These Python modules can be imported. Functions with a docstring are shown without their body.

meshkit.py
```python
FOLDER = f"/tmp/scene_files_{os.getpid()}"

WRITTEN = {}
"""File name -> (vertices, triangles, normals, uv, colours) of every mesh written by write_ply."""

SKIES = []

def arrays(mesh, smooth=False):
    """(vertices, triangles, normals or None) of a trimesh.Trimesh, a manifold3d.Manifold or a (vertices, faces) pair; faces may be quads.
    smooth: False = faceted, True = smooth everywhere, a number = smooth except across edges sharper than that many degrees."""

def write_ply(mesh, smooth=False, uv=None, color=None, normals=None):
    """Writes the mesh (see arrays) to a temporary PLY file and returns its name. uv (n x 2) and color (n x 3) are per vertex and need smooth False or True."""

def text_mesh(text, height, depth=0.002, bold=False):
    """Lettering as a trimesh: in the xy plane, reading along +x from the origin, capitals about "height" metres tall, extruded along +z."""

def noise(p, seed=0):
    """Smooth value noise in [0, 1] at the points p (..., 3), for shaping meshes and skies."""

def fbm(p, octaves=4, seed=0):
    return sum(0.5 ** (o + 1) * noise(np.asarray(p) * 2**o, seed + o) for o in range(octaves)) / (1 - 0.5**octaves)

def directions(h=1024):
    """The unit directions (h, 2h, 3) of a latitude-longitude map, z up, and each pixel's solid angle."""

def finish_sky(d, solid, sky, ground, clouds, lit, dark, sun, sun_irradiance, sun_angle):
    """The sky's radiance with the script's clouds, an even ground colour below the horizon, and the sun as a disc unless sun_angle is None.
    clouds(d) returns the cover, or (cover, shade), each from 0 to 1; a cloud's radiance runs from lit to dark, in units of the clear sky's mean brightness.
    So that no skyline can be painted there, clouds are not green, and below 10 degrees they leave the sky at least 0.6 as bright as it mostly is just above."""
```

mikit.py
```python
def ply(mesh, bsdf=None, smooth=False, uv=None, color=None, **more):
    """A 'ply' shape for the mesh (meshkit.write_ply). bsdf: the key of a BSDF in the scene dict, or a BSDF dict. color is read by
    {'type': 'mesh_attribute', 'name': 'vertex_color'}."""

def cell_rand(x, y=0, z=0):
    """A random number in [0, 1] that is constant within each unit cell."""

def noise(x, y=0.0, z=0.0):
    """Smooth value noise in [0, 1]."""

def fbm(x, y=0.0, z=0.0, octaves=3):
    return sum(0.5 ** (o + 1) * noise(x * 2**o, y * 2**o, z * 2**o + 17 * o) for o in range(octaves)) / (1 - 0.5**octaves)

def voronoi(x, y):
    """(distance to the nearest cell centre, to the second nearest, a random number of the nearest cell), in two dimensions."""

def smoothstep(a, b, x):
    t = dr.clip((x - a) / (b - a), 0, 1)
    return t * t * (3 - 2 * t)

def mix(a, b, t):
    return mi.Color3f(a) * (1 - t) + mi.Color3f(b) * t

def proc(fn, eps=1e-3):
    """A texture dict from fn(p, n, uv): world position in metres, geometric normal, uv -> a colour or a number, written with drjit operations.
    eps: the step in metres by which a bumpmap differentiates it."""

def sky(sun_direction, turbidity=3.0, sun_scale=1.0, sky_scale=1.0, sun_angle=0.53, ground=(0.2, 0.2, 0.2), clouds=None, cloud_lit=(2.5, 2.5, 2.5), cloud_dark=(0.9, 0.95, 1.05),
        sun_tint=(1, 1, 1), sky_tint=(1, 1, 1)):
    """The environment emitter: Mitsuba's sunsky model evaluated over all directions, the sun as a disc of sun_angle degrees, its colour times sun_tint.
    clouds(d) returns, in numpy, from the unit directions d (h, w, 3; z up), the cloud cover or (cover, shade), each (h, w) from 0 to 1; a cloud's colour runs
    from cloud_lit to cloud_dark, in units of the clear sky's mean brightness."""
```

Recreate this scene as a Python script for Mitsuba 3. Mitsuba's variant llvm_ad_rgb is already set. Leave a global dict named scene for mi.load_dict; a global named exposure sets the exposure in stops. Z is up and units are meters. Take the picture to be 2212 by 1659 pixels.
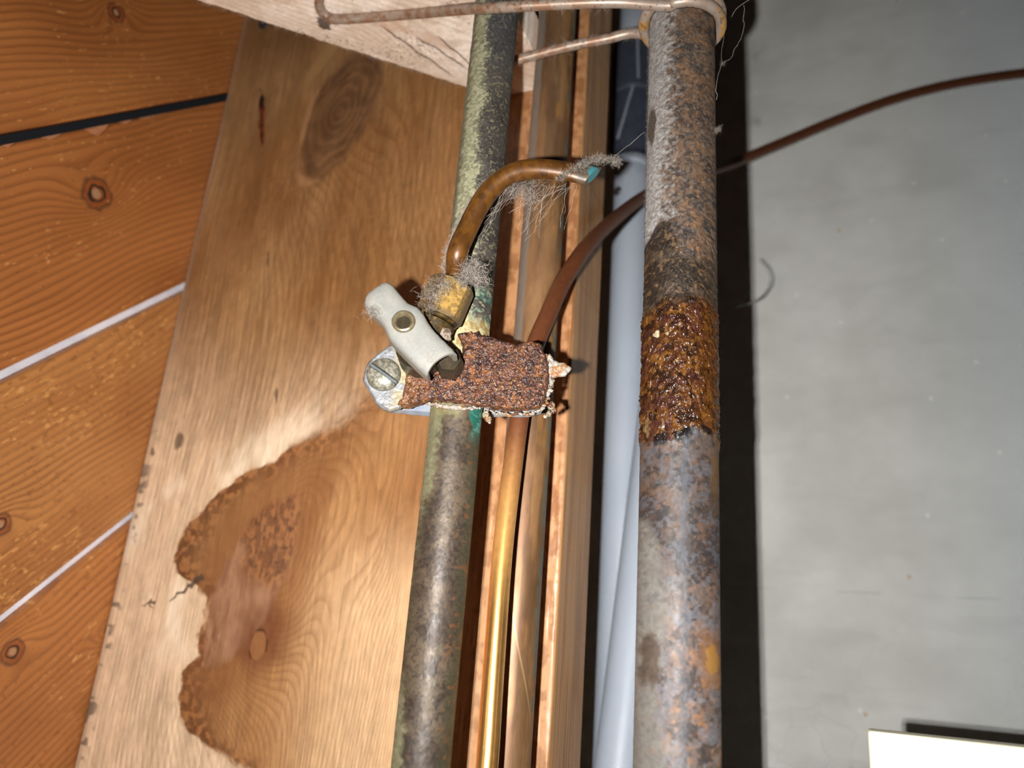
import math, numpy as np, trimesh, manifold3d as m3, mitsuba as mi, drjit as dr, mikit
from mikit import noise, fbm, voronoi, smoothstep, proc
from shapely.geometry import Polygon, Point
import shapely
from scipy.spatial import Delaunay
import meshkit

# ------------------------------------------------------------------ camera, light, exposure
# World: X along the pipes and the joist, Y into the scene, Z up (the photograph was taken with the phone turned on its side).
O = np.array([0.0, 0.0, 1.4])                      # where the phone is
M = np.array([[0.07408365, 0.31011574, 0.94780791],   # world X, Y, Z in (picture right, depth, picture up)
              [0.36416011, 0.8763743, -0.31520709],
              [-0.92838517, 0.36850552, -0.04800678]])
F, CX, CY = 1661.0, 1106.0, 829.5
RIGHT, FWD, UP = M[:, 0], M[:, 1], M[:, 2]
T = mi.ScalarTransform4f
exposure = 0.0
scene, labels = {}, {}
scene['camera'] = {'type': 'thinlens', 'fov': math.degrees(2 * math.atan(CX / F)), 'fov_axis': 'x', 'near_clip': 0.01, 'far_clip': 50.0,
                   'aperture_radius': 0.0012, 'focus_distance': 0.232,
                   'to_world': T().look_at(origin=O.tolist(), target=(O + FWD).tolist(), up=UP.tolist())}
# the phone's flash, a little lamp beside the lens
fl = O - 0.0188 * RIGHT - 0.0042 * UP
aim = fl + FWD + 0.06 * RIGHT - 0.10 * UP
for k in range(4):                                  # the little LEDs of the flash
    g = math.pi / 2 * k + 0.6
    o = fl + 0.0016 * (math.cos(g) * RIGHT + math.sin(g) * UP)
    scene[f'phone_flash_{k}'] = {'type': 'spot', 'to_world': T().look_at(origin=o.tolist(), target=(aim + o - fl).tolist(), up=UP.tolist()),
                                 'intensity': {'type': 'rgb', 'value': [0.172, 0.170, 0.166]}, 'cutoff_angle': 82.0, 'beam_width': 4.0}
scene['dim_room_light'] = {'type': 'constant', 'radiance': {'type': 'rgb', 'value': [0.0012, 0.0012, 0.0012]}}


# ------------------------------------------------------------------ helpers
def ray(u, v):
    return M @ np.array([(u - CX) / F, 1.0, -(v - CY) / F])


def at(u, v, d):                                    # a point at that depth
    return ray(u, v) * d


def on_plane(u, v, axis, value):
    r = ray(u, v)
    return r * value / r[axis]


def along_x(v, Y, Z):                               # X of the point of the line (Y, Z) seen at picture row v
    k = (CY - v) / F
    return (k * (Y * M[1, 1] + Z * M[2, 1]) - (Y * M[1, 2] + Z * M[2, 2])) / (M[0, 2] - k * M[0, 1])


def mesh_of(v, f):
    return trimesh.Trimesh(np.asarray(v, float), np.asarray(f, int), process=False)


def numbered(name):
    if name not in scene and not any(k.startswith(name + '__') for k in scene):
        return name
    i = 1
    while any(k == f'{name}_{i:03d}' or k.startswith(f'{name}_{i:03d}__') for k in scene):
        i += 1
    return f'{name}_{i:03d}'


def obj(name, mesh, bsdf, parent=None, smooth=35, label=None, cat=None, group=None, kind=None, color=None):
    key = numbered((parent + '__' if parent else '') + name)
    if hasattr(mesh, 'to_mesh'):
        mm = mesh.to_mesh()
        mesh = mesh_of(mm.vert_properties[:, :3], mm.tri_verts)
    scene[key] = mikit.ply((np.asarray(mesh.vertices) + O, np.asarray(mesh.faces)), bsdf, smooth, color=color)
    tag(key, label, cat, group, kind)
    return key


def tag(key, label=None, cat=None, group=None, kind=None):
    d = {k: v for k, v in (('label', label), ('category', cat), ('group', group), ('kind', kind)) if v}
    if d:
        labels[key] = d
    return key


def spline(pts, n):
    """Catmull-Rom through pts (k, c)."""
    p = np.asarray(pts, float)
    p = np.vstack([2 * p[0] - p[1], p, 2 * p[-1] - p[-2]])
    s = np.linspace(0, len(p) - 3 - 1e-9, n)
    i = s.astype(int)
    t = (s - i)[:, None]
    a, b, c, d = p[i], p[i + 1], p[i + 2], p[i + 3]
    return 0.5 * (2 * b + (c - a) * t + (2 * a - 5 * b + 4 * c - d) * t ** 2 + (3 * b - a - 3 * c + d) * t ** 3)


def tube(p, r, sides=20, caps=True, flat=None):
    """A closed tube along the points p; r a number or one per point; flat: (per-point squash, direction)."""
    p = np.asarray(p, float)
    n = len(p)
    r = np.broadcast_to(r, (n,))
    t = np.gradient(p, axis=0)
    t /= np.linalg.norm(t, axis=1, keepdims=True) + 1e-15
    a = np.cross(t[0], [0.3, 0.5, 0.8])
    A = []
    for k in range(n):
        a = a - t[k] * (a @ t[k])
        a /= np.linalg.norm(a)
        A.append(a)
    A = np.array(A)
    B = np.cross(t, A)
    g = np.arange(sides) * 2 * np.pi / sides
    v = p[:, None] + r[:, None, None] * (np.cos(g)[None, :, None] * A[:, None] + np.sin(g)[None, :, None] * B[:, None])
    if flat is not None:
        q, dirn = flat
        o = v - p[:, None]
        v = v - (o @ dirn)[..., None] * dirn * (1 - np.asarray(q))[:, None, None]
    i, j = np.meshgrid(np.arange(n - 1), np.arange(sides), indexing='ij')
    q = np.stack([i * sides + j, i * sides + (j + 1) % sides, (i + 1) * sides + (j + 1) % sides, (i + 1) * sides + j], -1).reshape(-1, 4)
    f = np.vstack([q[:, [0, 1, 2]], q[:, [0, 2, 3]]])
    v = v.reshape(-1, 3)
    if caps:
        j = np.arange(sides)
        v = np.vstack([v, p[:1], p[-1:]])
        f = np.vstack([f, np.stack([j * 0 + len(v) - 2, (j + 1) % sides, j], 1), np.stack([j * 0 + len(v) - 1, (n - 1) * sides + j, (n - 1) * sides + (j + 1) % sides], 1)])
    return mesh_of(v, f)


def rpipe(x0, x1, yz0, yz1, r, nx, na, disp=None):
    """A straight pipe from x0 to x1 with its axis at yz0 / yz1, displaced by disp(X, cos, sin)."""
    X = np.linspace(x0, x1, nx)
    g = np.arange(na) * 2 * np.pi / na
    XX, G = np.meshgrid(X, g, indexing='ij')
    t = ((XX - x0) / (x1 - x0))
    R = r + (disp(XX, G) if disp else 0)
    Yc = yz0[0] + (yz1[0] - yz0[0]) * t
    Zc = yz0[1] + (yz1[1] - yz0[1]) * t
    v = np.stack([XX, Yc + R * np.cos(G), Zc + R * np.sin(G)], -1).reshape(-1, 3)
    i, j = np.meshgrid(np.arange(nx - 1), np.arange(na), indexing='ij')
    q = np.stack([i * na + j, i * na + (j + 1) % na, (i + 1) * na + (j + 1) % na, (i + 1) * na + j], -1).reshape(-1, 4)
    f = np.vstack([q[:, [0, 1, 2]], q[:, [0, 2, 3]]])
    f = f[:, ::1]
    n = len(v)
    v = np.vstack([v, [[x0, *yz0]], [[x1, *yz1]]])
    j = np.arange(na)
    f = np.vstack([f, np.stack([j * 0 + n, (j + 1) % na, j], 1), np.stack([j * 0 + n + 1, (nx - 1) * na + j, (nx - 1) * na + (j + 1) % na], 1)])
    return mesh_of(v, f)


def rounded_box(lo, hi, r, seg=6):
    lo, hi = np.asarray(lo, float) + r, np.asarray(hi, float) - r
    s = m3.Manifold.sphere(r, seg * 4)
    pts = [s.translate([(lo, hi)[a][0], (lo, hi)[b][1], (lo, hi)[c][2]]) for a in (0, 1) for b in (0, 1) for c in (0, 1)]
    return m3.Manifold.batch_hull(pts)


def slab(poly, top, bottom, step, wall=2):
    """A closed plate over a shapely polygon: top(points, distance from the edge), bottom likewise give the heights."""
    poly = poly.segmentize(step)
    loop = np.array(poly.exterior.coords)[:-1]
    if not poly.exterior.is_ccw:
        loop = loop[::-1]
    # even spacing round the edge, so that every edge of the loop is in the triangulation
    L_ = poly.exterior.length
    m_ = int(L_ / (step * 0.8)) + 8
    loop = np.array([poly.exterior.interpolate(L_ * k / m_).coords[0] for k in range(m_)])
    if not poly.exterior.is_ccw:
        loop = loop[::-1]
    poly = Polygon(loop)
    x0, y0, x1, y1 = poly.bounds
    gx, gy = np.meshgrid(np.arange(x0, x1, step), np.arange(y0, y1, step * 0.87))
    gx[1::2] += step / 2
    grid = np.stack([gx.ravel(), gy.ravel()], 1)
    ring = poly.exterior
    inside = shapely.contains_xy(poly, grid)
    grid = grid[inside]
    dist = shapely.distance(ring, shapely.points(grid))
    grid, dist = grid[dist > 0.7 * step], dist[dist > 0.7 * step]
    pts = np.vstack([loop, grid])
    d = np.concatenate([np.zeros(len(loop)), dist])
    tri = Delaunay(pts + np.random.default_rng(1).normal(0, step * 1e-3, pts.shape)).simplices
    tri = tri[shapely.contains_xy(poly, pts[tri].mean(1))]
    a = pts[tri]
    area = np.cross(a[:, 1] - a[:, 0], a[:, 2] - a[:, 0])
    ok = np.abs(area) > 0.01 * step ** 2
    tri, area = tri[ok], area[ok]
    tri = np.where(area[:, None] > 0, tri, tri[:, ::-1])
    n, L = len(pts), len(loop)
    zt, zb = np.broadcast_to(top(pts, d), (n,)), np.broadcast_to(bottom(pts, d), (n,))
    V = [np.column_stack([pts, zt]), np.column_stack([pts, zb])]
    f = [tri, tri[:, ::-1] + n]
    rows = [np.arange(L)]
    k = 2 * n
    for w in range(1, wall):
        t = w / wall
        V.append(np.column_stack([loop, zt[:L] * (1 - t) + zb[:L] * t]))
        rows.append(np.arange(L) + k)
        k += L
    rows.append(np.arange(L) + n)
    for r0, r1 in zip(rows[:-1], rows[1:]):
        s0, s1 = np.roll(r0, -1), np.roll(r1, -1)
        f += [np.stack([r0, r1, s1], 1), np.stack([r0, s1, s0], 1)]
    return mesh_of(np.vstack(V), np.vstack(f))


def fibres(roots, dirs, length, r, seed, seg=5, curl=0.6, sides=3):
    """Lint: one curled hair per root, all in one mesh."""
    rng = np.random.default_rng(seed)
    n = len(roots)
    length = np.broadcast_to(length, (n,)) * rng.uniform(0.4, 1.5, n)
    p = [np.asarray(roots, float)]
    d = np.asarray(dirs, float) + rng.normal(0, 0.35, (n, 3))
    for k in range(seg):
        d = d + rng.normal(0, curl, (n, 3))
        d /= np.linalg.norm(d, axis=1, keepdims=True)
        p.append(p[-1] + d * (length / seg)[:, None])
    p = np.stack(p, 1)                                # n, seg+1, 3
    a = np.cross(d, rng.normal(0, 1, (n, 3)))
    a /= np.linalg.norm(a, axis=1, keepdims=True)
    b = np.cross(d, a)
    g = np.arange(sides) * 2 * np.pi / sides
    taper = np.linspace(1, 0.5, seg + 1)
    v = p[:, :, None] + r * taper[None, :, None, None] * (np.cos(g)[None, None, :, None] * a[:, None, None] + np.sin(g)[None, None, :, None] * b[:, None, None])
    i, j = np.meshgrid(np.arange(seg), np.arange(sides), indexing='ij')
    q = np.stack([i * sides + j, i * sides + (j + 1) % sides, (i + 1) * sides + (j + 1) % sides, (i + 1) * sides + j], -1).reshape(-1, 4)
    f = np.vstack([q[:, [0, 1, 2]], q[:, [0, 2, 3]]])
    f = (f[None] + (np.arange(n) * (seg + 1) * sides)[:, None, None]).reshape(-1, 3)
    return mesh_of(v.reshape(-1, 3), f)


def rot_to(axis, ref=(0.3, 0.5, 0.8)):
    """A frame whose third column is the axis."""
    z = np.asarray(axis, float) / np.linalg.norm(axis)
    x = np.asarray(ref, float) - z * (np.asarray(ref, float) @ z)
    x /= np.linalg.norm(x)
    return np.column_stack([x, np.cross(z, x), z])


def placed(mesh, R, t):
    if hasattr(mesh, 'to_mesh'):
        mm = mesh.to_mesh()
        mesh = mesh_of(mm.vert_properties[:, :3], mm.tri_verts)
    return mesh_of(np.asarray(mesh.vertices) @ np.asarray(R).T + np.asarray(t), mesh.faces)


def mani(v, f):
    return m3.Manifold(m3.Mesh(np.ascontiguousarray(v, np.float32), np.ascontiguousarray(f, np.uint32)))


def section(pts):
    pts = np.asarray(pts, float)
    return m3.CrossSection([pts if Polygon(pts).exterior.is_ccw else pts[::-1]])


def lathe(profile, n=48):
    """Closed (r, z) profile turned about z."""
    return section(profile).revolve(n)


# ------------------------------------------------------------------ colours
def C(r, g, b, k=1.0):                              # what an sRGB tone is in reflectance, in a thing that gets k times white's light
    c = np.array([r, g, b]) / 255.0
    c = np.where(c <= 0.04045, c / 12.92, ((c + 0.055) / 1.055) ** 2.4) / k
    return [float(x) for x in c]


def mixc(a, b, t):
    a = mi.Color3f(a) if isinstance(a, list) else a
    b = mi.Color3f(b) if isinstance(b, list) else b
    return a * (1 - t) + b * t


def loc(p):
    return p.x - O[0], p.y - O[1], p.z - O[2]


def pw(x, xs, ys):
    """Piecewise linear."""
    out = mi.Float(ys[0])
    for x0, x1, y0, y1 in zip(xs[:-1], xs[1:], ys[:-1], ys[1:]):
        out = dr.select(x > x0, y0 + (y1 - y0) * dr.clip((x - x0) / (x1 - x0), 0, 1), out)
    return out


def ell(x, z, cx, cz, a, b, ang):
    """Scaled distance from an ellipse's centre (1 on the rim); ang from +x to +z of the long axis."""
    c, s = math.cos(ang), math.sin(ang)
    dx, dz = x - cx, z - cz
    return dr.sqrt(dr.square((dx * c + dz * s) / a) + dr.square((-dx * s + dz * c) / b))


def rgb(c):
    return {'type': 'rgb', 'value': c}


def mat(key, base, rough=0.5, spec=0.5, metal=0.0, bump=None, scale=1.0, eps=2e-4, **more):
    b = {'type': 'principled', 'base_color': base if isinstance(base, dict) else rgb(base) if isinstance(base, list) else proc(base),
         'roughness': rough if isinstance(rough, float) else proc(rough), 'specular': spec, 'metallic': metal if isinstance(metal, float) else proc(metal), **more}
    if bump is not None:
        b = {'type': 'bumpmap', 'arbitrary': proc(bump, eps), 'scale': scale, 'bsdf': b}
    scene[key] = b
    return key


def grain_lines(h):
    r = h - dr.floor(h)
    return smoothstep(0.35, 0.95, r) * (1 - smoothstep(0.95, 1.0, r))


# ================================================================== THE SETTING
YJ, ZC, ZB, TJ = 0.272, 0.304, 0.0899, 0.038       # joist face, underside of the floor boards, underside of the joist, joist thickness
YW = 0.524
CA, SA = math.cos(0.79914), math.sin(0.79914)       # direction of the floor boards

# ---- foundation wall
def wall_col(p, n, uv):
    x, y, z = loc(p)
    a = fbm(x * 25, z * 25, 3.1, 4)
    b = fbm(x * 130, z * 90, 7.7, 3)
    d1, d2, r = voronoi(x * 55 + fbm(x * 60, z * 60, 2.0, 2) * 0.8, z * 55 + fbm(x * 60, z * 60, 9.0, 2) * 0.8)
    crack = (1 - smoothstep(0.0, 0.10, d2 - d1)) * smoothstep(0.05, -0.12, x - 0.02) * smoothstep(0.35, 0.6, noise(x * 30, z * 30, 8))
    seam = dr.exp(-dr.square((x - WALL_SEAM + 0.0012 * (noise(z * 60) - 0.5)) / 0.0007)) * smoothstep(0.35, 0.6, noise(z * 90, 4.0))
    c = mixc(C(172, 171, 165, 0.60), C(184, 183, 178, 0.60), smoothstep(0.3, 0.7, a))
    c = c * (0.93 + 0.14 * b)
    c = mixc(c, C(178, 184, 187, 0.62), smoothstep(-0.03, -0.14, z) * 0.8)
    streak = smoothstep(0.55, 0.75, fbm(x * 70, z * 12, 5.5, 3))
    c = c * (1 - 0.05 * streak) * (1 - 0.09 * crack) * (1 - 0.14 * seam)
    d1, d2, r = voronoi(x * 38, z * 38)
    dot = 1 - smoothstep(0.03, 0.055, d1)
    c = mixc(c, C(205, 205, 200, 0.62), dot * dr.select(r > 0.86, 0.7, 0.0))
    c = mixc(c, C(150, 120, 80, 0.5), dot * dr.select((r > 0.80) & (r < 0.84), 0.7, 0.0))
    return c


WALL_SEAM = float(on_plane(1900, 1283, 1, YW)[0])


def wall_bump(p, n, uv):
    x, y, z = loc(p)
    return fbm(x * 60, z * 60, 1.0, 3) * 0.6 + noise(x * 20, z * 70, 4.0)


mat('concrete', wall_col, 0.8, 0.3, bump=wall_bump, scale=0.0006, eps=4e-4)
w = rounded_box((-0.9, YW, -1.39), (1.3, YW + 0.2, ZC), 0.004)
obj('wall_back', w, 'concrete', smooth=False, kind='structure', label='pale grey concrete foundation wall with faint formwork line and hairline crazing')

# ---- floor boards overhead (laid diagonally), a felt strip above each joint
def board_col(seed, tone, knots, k=0.80):
    def fn(p, n, uv):
        x, y, z = loc(p)
        s, t = x * CA + y * SA, -x * SA + y * CA
        wv = fbm(s * 9 + seed, t * 22, seed, 3) - 0.5
        h = t * 300 + wv * 7.0 + s * 2.0 + seed
        kn = mi.Float(0)
        rim = mi.Float(0)
        for (ks, kt, rr, amp) in knots:
            d2 = dr.square((s - ks) / (rr * 3.2)) + dr.square((t - kt) / (rr * 1.9))
            h = h + amp * dr.exp(-d2)
            q = dr.sqrt(dr.square((s - ks) / (rr * 1.1)) + dr.square((t - kt) / rr)) + 0.28 * (noise(s * 400, t * 400, 3) - 0.5)
            kn = dr.maximum(kn, smoothstep(1.15, 0.9, q))
            rim = dr.maximum(rim, smoothstep(0.42, 0.5, q) * smoothstep(0.70, 0.6, q))
            rim = dr.maximum(rim, 0.6 * smoothstep(0.92, 1.0, q) * smoothstep(1.3, 1.05, q))
        g = grain_lines(h) * (0.35 + 0.65 * noise(s * 14, t * 50, seed + 2))
        fine = fbm(s * 60, t * 900, seed, 2)
        c = mixc(C(*tone[0], k), C(*tone[1], k), smoothstep(0.3, 0.75, fbm(s * 16, t * 40, seed + 5, 3)))
        c = c * (0.92 + 0.16 * fine)
        c = mixc(c, C(*tone[2], k), g * 0.68)
        c = mixc(c, C(120, 55, 22, k), kn * 0.65)
        c = mixc(c, C(45, 35, 30, k), rim)
        core = mi.Float(0)
        for (ks, kt, rr, amp) in knots:
            core = dr.maximum(core, smoothstep(rr * 0.42, rr * 0.3, dr.sqrt(dr.square(s - ks) + dr.square(t - kt))))
        c = mixc(c, C(150, 115, 85, k), core)
        # worn flecks near the board's edges
        fl_ = smoothstep(0.68, 0.76, fbm(s * 330, t * 1100, seed + 9, 2)) * smoothstep(0.45, 0.62, noise(s * 22, t * 55, seed + 4))
        c = mixc(c, C(200, 148, 88, k), fl_ * 0.6)
        torn = smoothstep(ZC + 0.0008, ZC + 0.0016, z) * smoothstep(ZC + 0.0034, ZC + 0.0026, z) * smoothstep(0.0, 1.0, -n.z)
        c = mixc(c, mixc(C(196, 140, 104, k), C(150, 96, 64, k), fbm(s * 300, t * 900, 2.0, 3)), torn * 0.85)
        dk = smoothstep(0.80, 0.88, noise(s * 500, t * 900, seed + 11))
        c = mixc(c, C(90, 45, 20, k), dk * 0.35)
        return c
    return fn


def board_bump(p, n, uv):
    x, y, z = loc(p)
    s, t = x * CA + y * SA, -x * SA + y * CA
    return fbm(s * 40, t * 480, 2.0, 2)


tones = [((138, 84, 44), (156, 100, 54), (96, 52, 26)), ((142, 86, 44), (160, 102, 54), (96, 52, 26)),
         ((140, 85, 43), (158, 99, 52), (96, 51, 25)), ((148, 95, 50), (164, 111, 62), (104, 59, 31)), ((143, 88, 45), (162, 103, 53), (98, 52, 26))]
tj = [-0.0095, 0.0763, 0.1623]
edges = [-0.0953, *tj, 0.2483]
edges = [edges[0] - 0.0858] + edges
knots = [[(0.31, -0.14, 0.005, 4)], [(0.33, -0.055, 0.004, 3)], [(0.2773, 0.0204, 0.0065, -4.5)], [(0.17, 0.128, 0.004, 3)], [(0.1507, 0.1758, 0.0042, 3), (0.19, 0.2, 0.003, -4)]]
G = 0.0021
felt = mat('felt_black', C(24, 25, 28, 0.5), 0.9, 0.2)
strip = mat('felt_grey', lambda p, n, uv: mixc(C(160, 160, 168, 0.6), C(192, 192, 198, 0.6), fbm(p.x * 90, p.y * 90, 2.0, 3)), 0.6, 0.4)
Rb = np.array([[CA, -SA, 0], [SA, CA, 0], [0, 0, 1]])
for i in range(5):
    a, b = edges[i], edges[i + 1]
    key = mat(f'board_wood_{i}', board_col(3.7 * i + 1, tones[i], knots[i]), 0.42, 0.4, bump=board_bump, scale=0.00025)
    bx = rounded_box((-0.75, a + G, ZC), (1.1, b - G, ZC + 0.019), 0.0009, 3)
    if i == 2:                                       # splintered lower edge by the dark joint
        rng = np.random.default_rng(5)
        for (s0, w_, dp) in ((0.2935, 0.016, 0.0042), (0.312, 0.010, 0.0016), (0.268, 0.012, 0.0016), (0.246, 0.007, 0.0012), (0.330, 0.02, 0.0011)):
            pts = [(s0 - w_ / 2, a + G - 0.004), (s0 - w_ / 2, a + G + 0.0004), (s0 - w_ * 0.25, a + G + dp * 0.8), (s0 - w_ * 0.05, a + G + dp), (s0 + w_ * 0.3, a + G + dp * 0.45), (s0 + w_ / 2, a + G + 0.0002), (s0 + w_ / 2, a + G - 0.004)]
            pts = np.array(pts)
            cut = section(pts).extrude(0.0042).translate([0, 0, ZC - 0.002])
            bx = bx - cut
    obj('board', placed(bx, Rb, [0, 0, 0]), key, 'ceiling', smooth=25)
for i, t in enumerate(edges[1:5]):
    dark = i == 1
    bx = rounded_box((-0.75, t - 0.006, ZC + (0.0196 if dark else 0.0065)), (1.1, t + 0.006, ZC + (0.0216 if dark else 0.008)), 0.0005, 2)
    if not dark:
        bx = rounded_box((-0.75, t - G + 0.0002, ZC + 0.0035), (1.1, t + G - 0.0002, ZC + 0.008), 0.0006, 3)
    obj('felt_strip', placed(bx, Rb, [0, 0, 0]), felt if dark else strip, 'ceiling', smooth=25, label='black felt showing in the open joint' if dark else 'pale grey felt strip showing in the joint')
bx = rounded_box((-0.75, edges[0] - 0.3, ZC + 0.0225), (1.1, edges[-1] + 0.3, ZC + 0.04), 0.001, 2)
obj('underlay', placed(bx, Rb, [0, 0, 0]), felt, 'ceiling', smooth=False)
tag('ceiling', 'orange brown diagonal floor boards overhead with open joints', kind='structure')


# ---- the joist
EDGE = sorted([tuple(float(t) for t in on_plane(u, v, 1, YJ)[[0, 2]]) for u, v in ((980, 740), (900, 800), (790, 865), (700, 925), (600, 985), (545, 1015), (450, 1080), (395, 1150), (372, 1205), (385, 1240), (436, 1268), (436, 1340), (428, 1415), (384, 1450), (374, 1520), (404, 1580), (470, 1625), (560, 1700), (700, 1800))])
EDGE_X, EDGE_Z = [e[0] for e in EDGE], [e[1] for e in EDGE]


def joist_fields(x, z):
    wv = fbm(x * 5, z * 18, 3.0, 3) - 0.5
    h = z * 310 + wv * 9 + (noise(x * 40, z * 60, 9) - 0.5) * 0.8
    q1 = ell(x, z, 0.2508, 0.2225, 0.040, 0.021, math.atan2(-0.017, 0.0646))
    q2 = ell(x, z, 0.0150, 0.2270, 0.037, 0.0165, math.atan2(-0.023, 0.062))
    q3 = ell(x, z, -0.0117, 0.2177, 0.0062, 0.0042, 0.0)
    h = h - 13 * dr.exp(-dr.square(q2 / 1.9)) - 10 * dr.exp(-dr.square(q1 / 1.7)) + 7 * dr.exp(-dr.square(ell(x, z, 0.085, 0.150, 0.09, 0.04, 0.0)))
    # the knotted brown part of the board
    jag = 0.010 * (fbm(x * 160, z * 160, 4.0, 4) - 0.5) + 0.010 * (fbm(x * 42, z * 42, 2.0, 2) - 0.5)
    zb = pw(x, EDGE_X, EDGE_Z)
    inside = zb - z + jag
    return h, q1, q2, q3, inside


KJ = 1.22


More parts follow.
